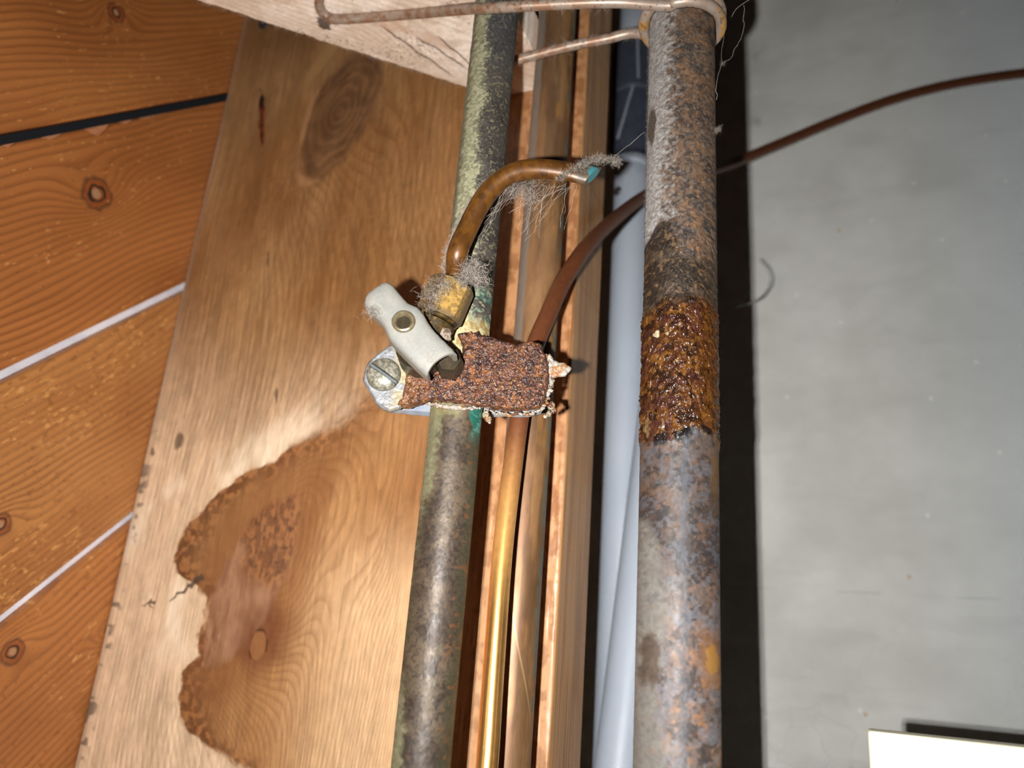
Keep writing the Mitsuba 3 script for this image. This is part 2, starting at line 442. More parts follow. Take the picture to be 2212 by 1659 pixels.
def joist_col(p, n, uv):
    x, y, z = loc(p)
    h, q1, q2, q3, ins = joist_fields(x, z)
    big = fbm(x * 9, z * 20, 6.0, 3)
    mid = fbm(x * 45, z * 130, 8.0, 3)
    fine = fbm(x * 120, z * 1100, 1.0, 2)
    g = grain_lines(h)
    low = smoothstep(0.19, 0.06, x)
    c = mixc(C(154, 108, 64, KJ), C(186, 142, 96, KJ), smoothstep(0.3, 0.7, big))
    pale = smoothstep(0.15, 0.04, x + 0.5 * (big - 0.5) * 0.1 - (z - 0.25) * 0.3)
    c = mixc(c, C(240, 208, 172, KJ * 0.86), pale * 0.92)
    c = mixc(c, C(126, 78, 38, KJ), g * (0.36 - 0.14 * pale))
    c = mixc(c, C(130, 84, 44, KJ), smoothstep(0.45, 0.65, fbm(x * 30, z * 1300, 31.0, 3)) * (0.35 - 0.15 * pale))
    c = c * (0.78 + 0.44 * mid) * (0.90 + 0.20 * fine) * (0.85 + 0.3 * fbm(x * 260, z * 420, 41.0, 3))
    bl_ = smoothstep(0.42, 0.62, fbm(x * 28, z * 60, 19.0, 4)) * smoothstep(0.10, 0.07, x) * smoothstep(-0.03, 0.0, x) * smoothstep(-0.045, -0.025, ins) 
    c = mixc(c, C(254, 234, 206, KJ * 0.82), bl_ * (0.35 + 0.5 * fbm(x * 200, z * 500, 53.0, 3)))
    # brown part
    soft = smoothstep(0.066, 0.085, x) + smoothstep(-0.045, -0.065, x)
    R = smoothstep(-0.001 - 0.012 * soft, 0.0015 + 0.012 * soft, ins)
    rimw = smoothstep(0.026, 0.004, ins + 0.012 * (mid - 0.5)) * (1 - 0.5 * soft)
    flake = fbm(x * 420, z * 420, 12.0, 3)
    br = mixc(C(182, 132, 84, KJ), C(152, 104, 62, KJ), smoothstep(0.3, 0.7, fbm(x * 25, z * 60, 3.3, 3)))
    br = mixc(br, C(222, 182, 138, KJ), smoothstep(0.212, 0.170, z) * smoothstep(0.055, 0.0, x) * 0.85)
    br = mixc(br, C(122, 76, 40, KJ), grain_lines(h * 2.6) * 0.30)
    br = br * (0.84 + 0.32 * fbm(x * 40, z * 1500, 5.0, 3)) * (0.86 + 0.28 * fbm(x * 200, z * 300, 15.0, 3))
    br = mixc(br, mixc(C(104, 62, 34, KJ), C(170, 112, 66, KJ), smoothstep(0.45, 0.65, flake)), rimw * 0.8)
    kz = smoothstep(1.95, 1.2, q2)
    br = mixc(br, C(140, 88, 50, KJ), kz * 0.5)
    c = mixc(c, br, R)
    c = mixc(c, C(235, 205, 165, KJ), smoothstep(-0.0065, -0.001, ins) * smoothstep(0.0008, -0.0008, ins) * smoothstep(0.48, 0.62, flake) * 0.55 * (1 - soft))
    # the big knot: smooth purple-brown heart with a pale rim
    rough2 = q2 + 0.22 * (fbm(x * 90, z * 90, 5.0, 3) - 0.5)
    sw = fbm(x * 60, z * 160, 2.5, 3)
    heart = mixc(C(176, 130, 98, KJ), C(150, 104, 76, KJ), smoothstep(0.35, 0.65, sw))
    coarse = smoothstep(-0.004, 0.012, x - 0.012 + 0.7 * (0.2245 - z) + 0.02 * (fbm(x * 110, z * 110, 4.0, 3) - 0.5))
    fl2 = fbm(x * 330, z * 800, 22.0, 4)
    heart = mixc(heart, mixc(C(118, 74, 46, KJ), C(166, 110, 66, KJ), smoothstep(0.42, 0.62, fl2)), coarse * 0.85)
    heart = mixc(heart, C(66, 48, 38, KJ), coarse * smoothstep(0.60, 0.72, fbm(x * 500, z * 700, 25.0, 3)) * 0.6)
    c = mixc(c, heart, smoothstep(1.06, 0.90, rough2) * 0.9)
    c = mixc(c, C(212, 162, 116, KJ), smoothstep(0.93, 1.0, rough2) * smoothstep(1.10, 1.03, rough2) * 0.55 * smoothstep(0.226, 0.236, z + 0.4 * (x - 0.02)) * smoothstep(0.35, 0.55, noise(x * 60, z * 60, 4)))
    # small round knot below it
    dk = smoothstep(2.3, 1.0, ell(x, z, -0.0085, 0.2165, 0.0075, 0.0085, 0.5) + 0.5 * (noise(x * 200, z * 200, 7) - 0.5))
    c = mixc(c, C(112, 62, 38, KJ), dk * 0.7 * (0.5 + 0.7 * noise(x * 150, z * 400, 6)))
    c = mixc(c, mixc(C(166, 112, 68, KJ), C(134, 86, 52, KJ), fbm(x * 300, z * 700, 3.0, 2)), smoothstep(1.0, 0.8, q3))
    c = mixc(c, C(60, 34, 20, KJ), smoothstep(0.88, 0.98, q3) * smoothstep(1.18, 1.03, q3) * smoothstep(0.40, 0.60, noise(x * 260, z * 260, 8)) * 0.85)
    # upper knot
    r1 = q1 + 0.25 * (fbm(x * 60, z * 60, 15.0, 3) - 0.5)
    k1 = mixc(C(112, 78, 52, KJ), C(136, 96, 64, KJ), smoothstep(0.35, 0.65, fbm(x * 110, z * 110, 4.5, 4)))
    c = mixc(c, k1 * (0.8 + 0.4 * grain_lines(q1 * 5 + 2 * fbm(x * 60, z * 60, 3.0, 3))), smoothstep(1.12, 0.85, r1) * 0.85)
    c = mixc(c, C(190, 140, 96, KJ), smoothstep(0.90, 1.0, r1) * smoothstep(1.14, 1.03, r1) * smoothstep(0.222, 0.234, z) * smoothstep(0.40, 0.58, noise(x * 90, z * 60, 6)) * 0.8)
    band = ell(x, z, 0.2925, 0.2375, 0.028, 0.0055, -0.55) + 0.4 * (fbm(x * 90, z * 90, 3.0, 2) - 0.5)
    c = mixc(c, C(186, 142, 92, KJ), smoothstep(1.1, 0.7, band) * 0.8)
    # brown shade of older wood at the top, resin slit, dark dents, crack
    c = mixc(c, C(118, 78, 44, KJ), smoothstep(0.27, 0.32, x + 0.02 * (big - 0.5)) * smoothstep(0.235, 0.255, z) * 0.55)
    slit = ell(x, z, 0.2592, 0.2746, 0.0195, 0.0019, math.atan2(-0.0082, -0.0379) + math.pi) + 0.7 * (noise(x * 300, z * 500, 3) - 0.5)
    c = mixc(c, mixc(C(50, 26, 18, KJ), C(150, 66, 36, KJ), smoothstep(0.267, 0.262, x) * noise(x * 500, z * 500, 1)), smoothstep(1.15, 0.8, slit))
    for (dx, dz, a, b) in DENTS:
        c = mixc(c, C(84, 66, 56, KJ), smoothstep(1.25, 0.6, ell(x, z, dx, dz, a, b, 0.2) + 0.8 * (noise(x * 400, z * 400, 5) - 0.5)) * 0.75)
    for (x0, z0, x1, z1, w0) in CRACKS:
        L2 = (x1 - x0) ** 2 + (z1 - z0) ** 2
        t_ = ((x - x0) * (x1 - x0) + (z - z0) * (z1 - z0)) / L2
        d_ = ((x - x0) * (z1 - z0) - (z - z0) * (x1 - x0)) / math.sqrt(L2) + 0.0032 * (fbm(t_ * 7, 3.0, x0 * 900, 3) - 0.5)
        wd = w0 * (1.15 - t_) * (0.6 + 0.8 * noise(t_ * 11, 8.0))
        c = mixc(c, C(78, 66, 56, KJ), smoothstep(wd, wd * 0.5, dr.abs(d_)) * smoothstep(0.0, 0.04, t_) * smoothstep(1.0, 0.94, t_) * 0.9)
    # grey dirt along the upper edge, with dark dots
    ed = smoothstep(0.0055, 0.001, ZC - z)
    c = mixc(c, C(172, 148, 130, KJ), ed * 0.5)
    c = mixc(c, C(216, 190, 170, KJ), smoothstep(0.0022, 0.0008, ZC - z) * 0.6)
    c = mixc(c, C(80, 70, 66, KJ), smoothstep(0.009, 0.004, ZC - z) * smoothstep(0.58, 0.68, fbm(x * 330, z * 200, 2.0, 2)) * smoothstep(0.1, 0.05, x) * 0.7)
    # rough reddish lower strip and the underside
    lowz = smoothstep(0.128, 0.116, z)
    rr = mixc(C(196, 142, 98, KJ), C(156, 104, 66, KJ), smoothstep(0.35, 0.65, fbm(x * 260, z * 330, 7.0, 3)))
    c = mixc(c, rr, lowz * 0.8)
    under = smoothstep(0.0012, 0.0003, z - ZB)
    ug = grain_lines(y * 420 + 5 * (fbm(x * 8, y * 30, 4.0, 2)))
    uc = mixc(C(168, 124, 80, 0.95), C(106, 70, 42, 0.95), 0.5 * ug + 0.5 * smoothstep(0.35, 0.65, fbm(x * 20, y * 500, 3.0, 3)))
    c = mixc(c, uc, under)
    return c


CRACKS = []
for (a, b, w0) in (((440, 1243), (362, 1300), 0.0017), ((336, 1298), (304, 1310), 0.0009), ((322, 1296), (330, 1318), 0.0007)):
    qa, qb = on_plane(*a, 1, YJ), on_plane(*b, 1, YJ)
    CRACKS.append((float(qa[0]), float(qa[2]), float(qb[0]), float(qb[2]), w0))
DENTS = []
for (u, v, a, b) in ((388, 952, 0.0042, 0.0026), (330, 975, 0.002, 0.0012), (597, 852, 0.004, 0.0008), (578, 560, 0.004, 0.0008), (305, 1000, 0.002, 0.0015)):
    q = on_plane(u, v, 1, YJ)
    DENTS.append((float(q[0]), float(q[2]), a, b))


def joist_bump(p, n, uv):
    x, y, z = loc(p)
    ins = pw(x, EDGE_X, EDGE_Z) - z + 0.008 * (noise(x * 160, z * 160, 4.0) - 0.5)
    R = smoothstep(-0.0005, 0.002, ins)
    rimw = smoothstep(0.024, 0.004, ins) * R
    q2 = ell(x, z, 0.0150, 0.2270, 0.037, 0.0165, math.atan2(-0.023, 0.062))
    return -0.3 * R + (0.35 + 1.0 * rimw) * fbm(x * 420, z * 420, 12.0, 2) + 0.5 * smoothstep(1.1, 0.8, q2) + 0.3 * noise(x * 100, z * 1000, 2.0)


mat('joist_wood', joist_col, lambda p, n, uv: 0.36 + 0.2 * fbm(p.x * 60, p.z * 120, 3.0, 3), 0.55, bump=joist_bump, scale=0.0007, eps=3e-4)
obj('floor_joist', rounded_box((-0.7, YJ, ZB), (1.1, YJ + TJ, ZC - 0.0002), 0.0016, 4), 'joist_wood', smooth=25, label='wide knotty pine floor joist crossing the left half, under the diagonal boards', cat='joist')
q = on_plane(571, 52, 1, YJ)
nail = lathe([(0, 0), (0.0034, 0), (0.0036, 0.0005), (0.0034, 0.0012), (0.001, 0.0016), (0, 0.0017)], 24)
mat('dark_steel', lambda p, n, uv: mixc(C(52, 54, 64, 1.0), C(90, 84, 84, 1.0), noise(p.x * 700, p.y * 700, p.z * 700)), 0.4, 0.5, 0.5)
obj('nail_head', placed(nail, rot_to([0, -1, 0]), q + [0, 0.0002, 0]), 'dark_steel', 'floor_joist', label='dark nail head near the top of the joist')

# ---- diagonal bridging strut
XB = 0.2392
dS = np.array([0.0, 0.0784, -0.0840])
dS /= np.linalg.norm(dS)                             # down its length
eS = np.array([0.0, dS[2], -dS[1]])                  # across, towards the camera and down
pS = np.array([XB, 0.2597, 0.1454])


def strut_local(p):
    x, y, z = loc(p)
    return (y - pS[1]) * float(dS[1]) + (z - pS[2]) * float(dS[2]), (y - pS[1]) * float(eS[1]) + (z - pS[2]) * float(eS[2]), x


KS = 1.12
q = on_plane(699, 52, 0, XB) - pS
SCAR = (float(q @ dS), float(q @ eS))


def strut_col(p, n, uv):
    s, t, x = strut_local(p)
    h = t * 330 + 5 * (fbm(s * 14, t * 40, x * 20 + 4.0, 3) - 0.5) + 6 * dr.exp(-(dr.square((s + 0.018) / 0.02) + dr.square((t - 0.012) / 0.010)))
    g = grain_lines(h)
    d = fbm(s * 60, t * 60, 2.0, 4)
    c = mixc(C(208, 188, 168, KS * 0.8), C(230, 215, 200, KS * 0.8), smoothstep(0.35, 0.65, d))
    c = mixc(c, C(150, 122, 98, KS), g * 0.25)
    c = c * (0.85 + 0.3 * fbm(s * 900, t * 900, 7.0, 2))
    pk = smoothstep(0.55, 0.7, fbm(s * 50, t * 90, 9.0, 3))
    c = mixc(c, C(206, 160, 130, KS), pk * 0.4)
    sp = smoothstep(0.72, 0.80, noise(s * 1400, t * 1400, 3)) * smoothstep(0.58, 0.75, noise(s * 70, t * 70, 12))
    c = mixc(c, C(80, 60, 48, KS), sp * 0.6)
    sc_ = ell(s, t, SCAR[0], SCAR[1], 0.0034, 0.0055, 0.5) + 1.2 * (fbm(s * 350, t * 900, 44.0, 3) - 0.5)
    c = mixc(c, C(66, 44, 32, KS), smoothstep(0.75, 0.5, sc_) * 0.9)
    # dark drying cracks towards the lower end
    w = 0.0035 * (fbm(s * 120, 3.0, 1.0, 3) - 0.5)
    for (t0, a, s0, s1) in ((0.010, -0.45, -0.045, -0.004), (0.018, -0.35, -0.03, 0.0), (0.0245, -0.5, -0.022, 0.004)):
        ck = dr.abs(t - (t0 + (s + 0.02) * a + w))
        c = mixc(c, C(74, 48, 34, KS), smoothstep(0.0007, 0.0002, ck) * smoothstep(0, 0.006, s - s0) * smoothstep(0, 0.006, s1 - s) * 0.85)
    return c


def strut_bump(p, n, uv):
    s, t, x = strut_local(p)
    return fbm(s * 500, t * 500, x * 500, 3) + 0.7 * fbm(s * 60, t * 200, 3.0, 3)


mat('strut_wood', strut_col, 0.8, 0.25, bump=strut_bump, scale=0.0005)
bx = m3.Manifold.cube([0.40, 0.056, 0.019]).translate([-0.36, 0, 0])
Rs = np.column_stack([dS, eS, [1, 0, 0]])
Rs = Rs if np.linalg.det(Rs) > 0 else np.column_stack([dS, eS, [-1, 0, 0]])
sgn = 1 if np.linalg.det(np.column_stack([dS, eS, [1, 0, 0]])) > 0 else -1
bx = bx if sgn > 0 else bx.translate([0, 0, -0.019])
bm = bx.to_mesh()
bxw = mani(bm.vert_properties[:, :3] @ Rs.T + pS, bm.tri_verts)
bxw = bxw ^ m3.Manifold.cube([1, 1.0, 1.0]).translate([-0.3, YJ - 0.0003 - 1.0, 0.1065])
bxw = bxw ^ m3.Manifold.cube([1, 1.0, 1.0]).translate([-0.3, -0.5, ZC - 1.0])
sm = bxw.refine_to_length(0.0012).to_mesh()
sv = np.array(sm.vert_properties[:, :3], float)
nn = meshkit.fbm(sv * 260, 3, 4) - 0.5
far = np.clip(1 - np.abs((sv - pS) @ eS) / 0.004, 0, 1)
sv = sv + eS[None] * (far * 0.0016 * (meshkit.fbm(sv * 330, 3, 8) - 0.55))[:, None] + np.array([-1.0, 0, 0]) * (0.0004 * nn)[:, None]
obj('bridging_strut', mesh_of(sv, sm.tri_verts), 'strut_wood', smooth=40, label='pale dusty wooden bridging strut slanting across the top above the joist', cat='strut')
fz = mat('lint', lambda p, n, uv: mixc(C(150, 138, 126, 1.3), C(206, 194, 182, 1.3), noise(p.x * 900, p.y * 900, p.z * 900)), 0.9, 0.2)
rng = np.random.default_rng(3)
rs = rng.uniform(-0.16, 0.0, 900)
roots = pS + rs[:, None] * dS + np.column_stack([rng.uniform(0, 0.001, 900), np.zeros((900, 2))])
obj('lint_fringe', fibres(roots, -eS[None] + np.array([-0.3, 0, 0]), 0.0016, 0.00007, 4, 4, 0.5), fz, 'bridging_strut', smooth=True, kind='stuff', label='ragged fringe of grey lint')

# ================================================================== PIPES
LP, LR = (0.20273, 0.10285), 0.00795                 # left copper pipe
RP, RR = (0.21769, 0.03786), 0.0111                  # rusty pipe
P2, PR = (0.24588, 0.09565), 0.00795                 # thin pipe behind


def vX(v, axis, r):                                  # X on the front of a pipe seen at row v
    n = np.array(axis) / np.linalg.norm(axis)
    return float(along_x(v, axis[0] - r * n[0], axis[1] - r * n[1]))


# ---- rusty pipe
rx = {v: vX(v, RP, RR) for v in (0, 60, 200, 330, 420, 470, 500, 520, 560, 600, 640, 660, 700, 760, 850, 900, 930, 950, 960, 1000, 1100, 1130, 1200, 1300, 1400, 1420, 1435, 1480, 1550, 1659)}
nR = np.array(RP) / np.linalg.norm(RP)


def rp_c(y, z):                                      # -1 upper (left in the photo) to 1 lower, round the camera's side of the pipe
    return ((y - RP[0]) * float(nR[1]) - (z - RP[1]) * float(nR[0])) / RR


KP = 3.3


def rp_band(x, c):
    up = rx[655] if 655 in rx else rx[660]
    hi = smoothstep(rx[640] + 0.0015, rx[660] - 0.001, x + 0.0035 * (fbm(x * 200, c * 2.5, 3.0, 2) - 0.5) - 0.0015 * c)
    lo_edge = rx[950] + 0.0035 * smoothstep(-0.4, 0.7, c)
    lo = smoothstep(lo_edge - 0.0008, lo_edge + 0.0008, x + 0.004 * (fbm(x * 250, c * 3, 7.0, 2) - 0.5))
    return hi * lo, lo_edge


def rp_dust(x, c):
    w = 0.20 * (fbm(x * 120, c * 2, 6.0, 3) - 0.5)
    lim = pw(x, [rx[520], rx[500], rx[470], rx[330], rx[200], rx[60]], [-0.95, -0.80, -0.45, -0.42, -0.36, -0.40])
    d = smoothstep(0.34, -0.30, c - lim + w + 0.9 * (fbm(x * 900, c * 10, 83.0, 3) - 0.5)) * smoothstep(rx[520] - 0.0006, rx[520] + 0.0006, x + 0.007 * smoothstep(-0.9, -0.5, c) * -1 - 0.001 * noise(x * 900, c * 20))
    return d


def rp_col(p, n, uv):
    x, y, z = loc(p)
    c = rp_c(y, z)
    a = fbm(x * 130, c * 1.6, 2.0, 4)
    b = fbm(x * 420, c * 5.0, 8.0, 3)
    f = fbm(x * 1300, c * 15, 4.0, 2)
    # bare part: mottled brown, slate and dark, in fine flecks
    m1 = fbm(x * 950, c * 10.5, 8.0, 4)
    m2 = fbm(x * 700, c * 7.8, 13.0, 4)
    top = mixc(C(160, 130, 106, KP), C(108, 94, 86, KP), smoothstep(0.36, 0.64, m1))
    top = mixc(top, C(164, 124, 92, KP), smoothstep(0.46, 0.66, fbm(x * 420, c * 4.6, 27.0, 4)) * 0.7)
    top = mixc(top, C(62, 58, 58, KP), smoothstep(0.51, 0.64, m2 * 0.6 + 0.4 * a) * 0.6)
    top = mixc(top, C(196, 146, 100, KP), smoothstep(0.62, 0.74, fbm(x * 600, c * 6.6, 17.0, 4)) * 0.6)
    top = top * (0.7 + 0.6 * f)
    dust = rp_dust(x, c)
    top = mixc(top, mixc(C(206, 201, 196, KP * 0.6), C(172, 164, 158, KP * 0.6), smoothstep(0.3, 0.7, f)), dust * 0.93)
    top = mixc(top, C(190, 180, 170, KP * 0.7), smoothstep(0.60, 0.74, fbm(x * 1500, c * 16.6, 77.0, 3)) * 0.25)
    hole = smoothstep(1.2, 0.8, dr.sqrt(dr.square((x - HOLE) / 0.0066) + dr.square((c + 0.86) / 0.13)) + 0.4 * (noise(x * 500, c * 12, 3) - 0.5))
    top = mixc(top, mixc(C(84, 66, 50, KP), C(130, 104, 78, KP), f), hole * 0.95)
    # damp dark part above the band
    wet = mixc(C(74, 58, 44, KP), C(124, 102, 82, KP), smoothstep(0.40, 0.62, 0.6 * fbm(x * 260, c * 2.8, 21.0, 3) + 0.4 * m1 + 0.10 * c))
    wet = mixc(wet, C(178, 138, 96, KP), smoothstep(0.60, 0.74, fbm(x * 900, c * 10, 23.0, 3)) * 0.7)
    wet = wet * (0.55 + 0.5 * f)
    we = rx[500] + 0.006 * smoothstep(-0.4, 0.0, c) * -1 + 0.0
    wz = smoothstep(rx[500] + 0.0010, rx[500] - 0.0010, x + 0.0055 * smoothstep(-0.95, -0.55, c) * smoothstep(0.0, -0.5, c) * -1 + 0.008 * smoothstep(-0.25, 0.1, c) + 0.003 * (fbm(x * 300, c * 4, 6.0, 2) - 0.5))
    col = mixc(top, wet, wz)
    # below the band: dark bluish and purple-brown mottling, pale powder on the upper side
    bl = mixc(C(136, 116, 106, KP), C(96, 80, 72, KP), smoothstep(0.36, 0.64, 0.5 * a + 0.5 * m1))
    o1 = 0.55 * fbm(x * 330, c * 3.6, 31.0, 4) + 0.45 * m2
    bl = mixc(bl, C(182, 132, 92, KP), smoothstep(0.46, 0.62, o1) * (0.35 + 0.45 * smoothstep(rx[1300], rx[1480], x)))
    bl = mixc(bl, C(66, 60, 60, KP), smoothstep(0.50, 0.64, 0.55 * fbm(x * 260, c * 2.9, 37.0, 3) + 0.45 * m1) * 0.8)
    bl = mixc(bl, C(142, 146, 158, KP), smoothstep(0.48, 0.64, 0.5 * fbm(x * 300, c * 3.3, 41.0, 3) + 0.5 * fbm(x * 1100, c * 12, 43.0, 2)) * 0.55)
    bl = mixc(bl, C(116, 100, 94, KP), 0.15) * (0.75 + 0.5 * f) * (0.82 + 0.45 * smoothstep(rx[1130], rx[1420], x))
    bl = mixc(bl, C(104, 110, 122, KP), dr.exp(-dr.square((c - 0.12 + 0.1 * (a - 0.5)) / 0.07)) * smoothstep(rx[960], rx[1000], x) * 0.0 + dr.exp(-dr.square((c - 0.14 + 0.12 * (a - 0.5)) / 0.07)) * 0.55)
    pl = pw(x, [rx[1659], rx[1480], rx[1300], rx[1200], rx[1130], rx[1100]], [-0.30, -0.42, -0.25, -0.50, -0.85, -1.4])
    pw_ = smoothstep(0.18, -0.15, c - pl + 0.6 * (fbm(x * 120, c * 1.4, 45.0, 5) - 0.5))
    bl = mixc(bl, mixc(C(180, 174, 164, KP), C(150, 144, 136, KP), f), pw_ * (0.6 + 0.35 * smoothstep(0.3, 0.55, m2)))
    ring = dr.sqrt(dr.square((x - rx[1435]) / 0.0068) + dr.square((c + 0.62) / 0.27)) + 0.3 * (noise(x * 300, c * 6, 9) - 0.5)
    bl = mixc(bl, mixc(C(136, 112, 94, KP), C(84, 70, 62, KP), m1), smoothstep(1.2, 0.75, ring + 0.5 * (m2 - 0.5)) * 0.9)
    yl = dr.sqrt(dr.square((x - rx[1420]) / 0.0042) + dr.square((c - 0.80) / 0.20)) + 0.9 * (fbm(x * 500, c * 8, 3.0, 3) - 0.5)
    bl = mixc(bl, C(222, 168, 72, KP * 0.8), smoothstep(1.05, 0.75, yl))
    bl = mixc(bl, C(190, 130, 76, KP), smoothstep(2.4, 1.1, yl + 0.8 * (b - 0.5)) * 0.6)
    bl = mixc(bl, C(150, 108, 44, KP), smoothstep(0.72, 0.95, c + 0.3 * (a - 0.5)) * smoothstep(rx[1130], rx[1000], x) * 0.8)
    col = mixc(col, bl, smoothstep(rx[850], rx[900], x) * 0 + smoothstep(rx[760] + 0.002, rx[760] - 0.002, x))
    # the rust band
    band, le = rp_band(x, c)
    r1 = fbm(x * 560, c * 6.2, 51.0, 4)
    r2 = fbm(x * 800, c * 9, 57.0, 3)
    ru = mixc(C(128, 78, 42, KP), C(76, 46, 32, KP), smoothstep(0.38, 0.60, r1))
    ru = mixc(ru, C(186, 124, 58, KP), smoothstep(0.54, 0.68, r2) * 0.65)
    ru = mixc(ru, C(112, 64, 56, KP), smoothstep(0.50, 0.66, fbm(x * 420, c * 4.6, 61.0, 4)) * 0.7)
    ru = mixc(ru, C(150, 92, 26, KP), smoothstep(0.35, 0.8, c) * 0.5)
    ru = mixc(ru, C(198, 158, 110, KP), smoothstep(0.62, 0.74, fbm(x * 300, c * 5, 67.0, 3)) * smoothstep(rx[850], rx[900], x) * 0.8)
    ru = ru * (0.6 + 0.55 * f)
    wsp = dr.minimum(dr.sqrt(dr.square((x - WH[0]) / 0.0011) + dr.square((c - WH[1]) / 0.085)), dr.sqrt(dr.square((x - WH[0] + 0.0004) / 0.0006) + dr.square((c - WH[1] - 0.27) / 0.05)))
    ru = mixc(ru, C(240, 220, 180, KP * 0.8), smoothstep(1.1, 0.7, wsp + 0.5 * (noise(x * 900, c * 20, 2) - 0.5)))
    col = mixc(col, ru, band)
    tar = smoothstep(0.0019, 0.0008, dr.abs(x - le - 0.0004 + 0.003 * (fbm(x * 260, c * 4, 71.0, 3) - 0.5))) * smoothstep(0.44, 0.54, noise(x * 80, c * 4.5, 5) + 0.12)
    col = mixc(col, C(34, 30, 32, KP), tar * 0.9)
    return col


HOLE = vX(245, RP, RR)
WH = (vX(716, RP, RR), -0.60)


def rp_rough(p, n, uv):
    x, y, z = loc(p)
    c = rp_c(y, z)
    band, le = rp_band(x, c)
    d = rp_dust(x, c)
    wz = smoothstep(rx[500], rx[520], x)
    low = smoothstep(rx[950], rx[1000], x)
    r = 0.66 - 0.10 * wz + 0.02 * low
    r = r * (1 - band) + 0.24 * band
    return r * (1 - d) + 0.9 * d + 0.14 * (noise(x * 300, c * 6, 3) - 0.5)


def rp_bump(p, n, uv):
    x, y, z = loc(p)
    c = rp_c(y, z)
    band, le = rp_band(x, c)
    wz = smoothstep(rx[470], rx[520], x) * smoothstep(rx[700], rx[640], x)
    a = fbm(x * 900, c * 10, z * 900, 3) + 0.35 * band * fbm(x * 2600, c * 29, z * 2600, 2)
    d = rp_dust(x, c)
    return (0.45 - 0.25 * smoothstep(rx[950], rx[1000], x) + 0.9 * band + 0.5 * wz * smoothstep(rx[960], rx[930], x) + 0.5 * d) * a + 0.2 * fbm(x * 250, c * 3, 2.0, 2)


mat('rusty_steel', rp_col, rp_rough, 0.42, 0.0, bump=rp_bump, scale=0.0006, eps=1.5e-4)


def rp_disp(X, Gm):
    P = np.stack([X, RP[0] + RR * np.cos(Gm), RP[1] + RR * np.sin(Gm)], -1)
    b = np.clip((rx[640] - X) / 0.004, 0, 1) * np.clip((X - rx[960]) / 0.003, 0, 1)
    n1 = meshkit.fbm(P * 600, 3, 3)
    n2 = meshkit.fbm(P * 1500, 2, 5)
    bumps = np.clip(n2 - 0.55, 0, 1) * 0.0016
    damp = np.clip((rx[470] - X) / 0.003, 0, 1) * np.clip((X - rx[700]) / 0.003, 0, 1)
    return b * (0.0009 * (n1 - 0.45) + bumps + 0.0001) + damp * np.clip(n2 - 0.62, 0, 1) * 0.0012 + 0.00012 * (n1 - 0.5)


XA, XZ_ = -0.28, 0.60
mesh = rpipe(XA, XZ_, RP, RP, RR, 2000, 150, rp_disp)
rp = obj('rusty_pipe', mesh, 'rusty_steel', smooth=True, label='rusty steel water pipe with an orange rust band, in front of the grey wall', cat='pipe')
rng = np.random.default_rng(11)
n = 6500
xs = rng.uniform(rx[510] if 510 in rx else rx[500], rx[0] + 0.02, n)
gg = np.pi / 2 + rng.normal(0.35, 0.55, n)
roots = np.column_stack([xs, RP[0] + RR * np.cos(gg), RP[1] + RR * np.sin(gg)])
dirs = np.column_stack([0 * xs, np.cos(gg), np.sin(gg)]) * 0.8
mat('lint_pale', lambda p, n, uv: mixc(C(170, 164, 156, 3.6), C(214, 208, 200, 3.6), noise(p.x * 900, p.y * 900, p.z * 900)), 0.9, 0.2)
obj('lint', fibres(roots, dirs, 0.0011, 0.00003, 12, 4, 0.9), 'lint_pale', rp, smooth=True, kind='stuff', label='whitish fuzz of lint settled on the upper side')

# ---- left copper pipe
lx = {v: vX(v, LP, LR) for v in (0, 40, 100, 200, 350, 600, 640, 690, 715, 880, 900, 950, 960, 1050, 1100, 1200, 1300, 1400, 1500, 1560, 1659)}
nL = np.array(LP) / np.linalg.norm(LP)


def lp_c(y, z):
    return ((y - LP[0]) * float(nL[1]) - (z - LP[1]) * float(nL[0])) / LR


KL = 2.3


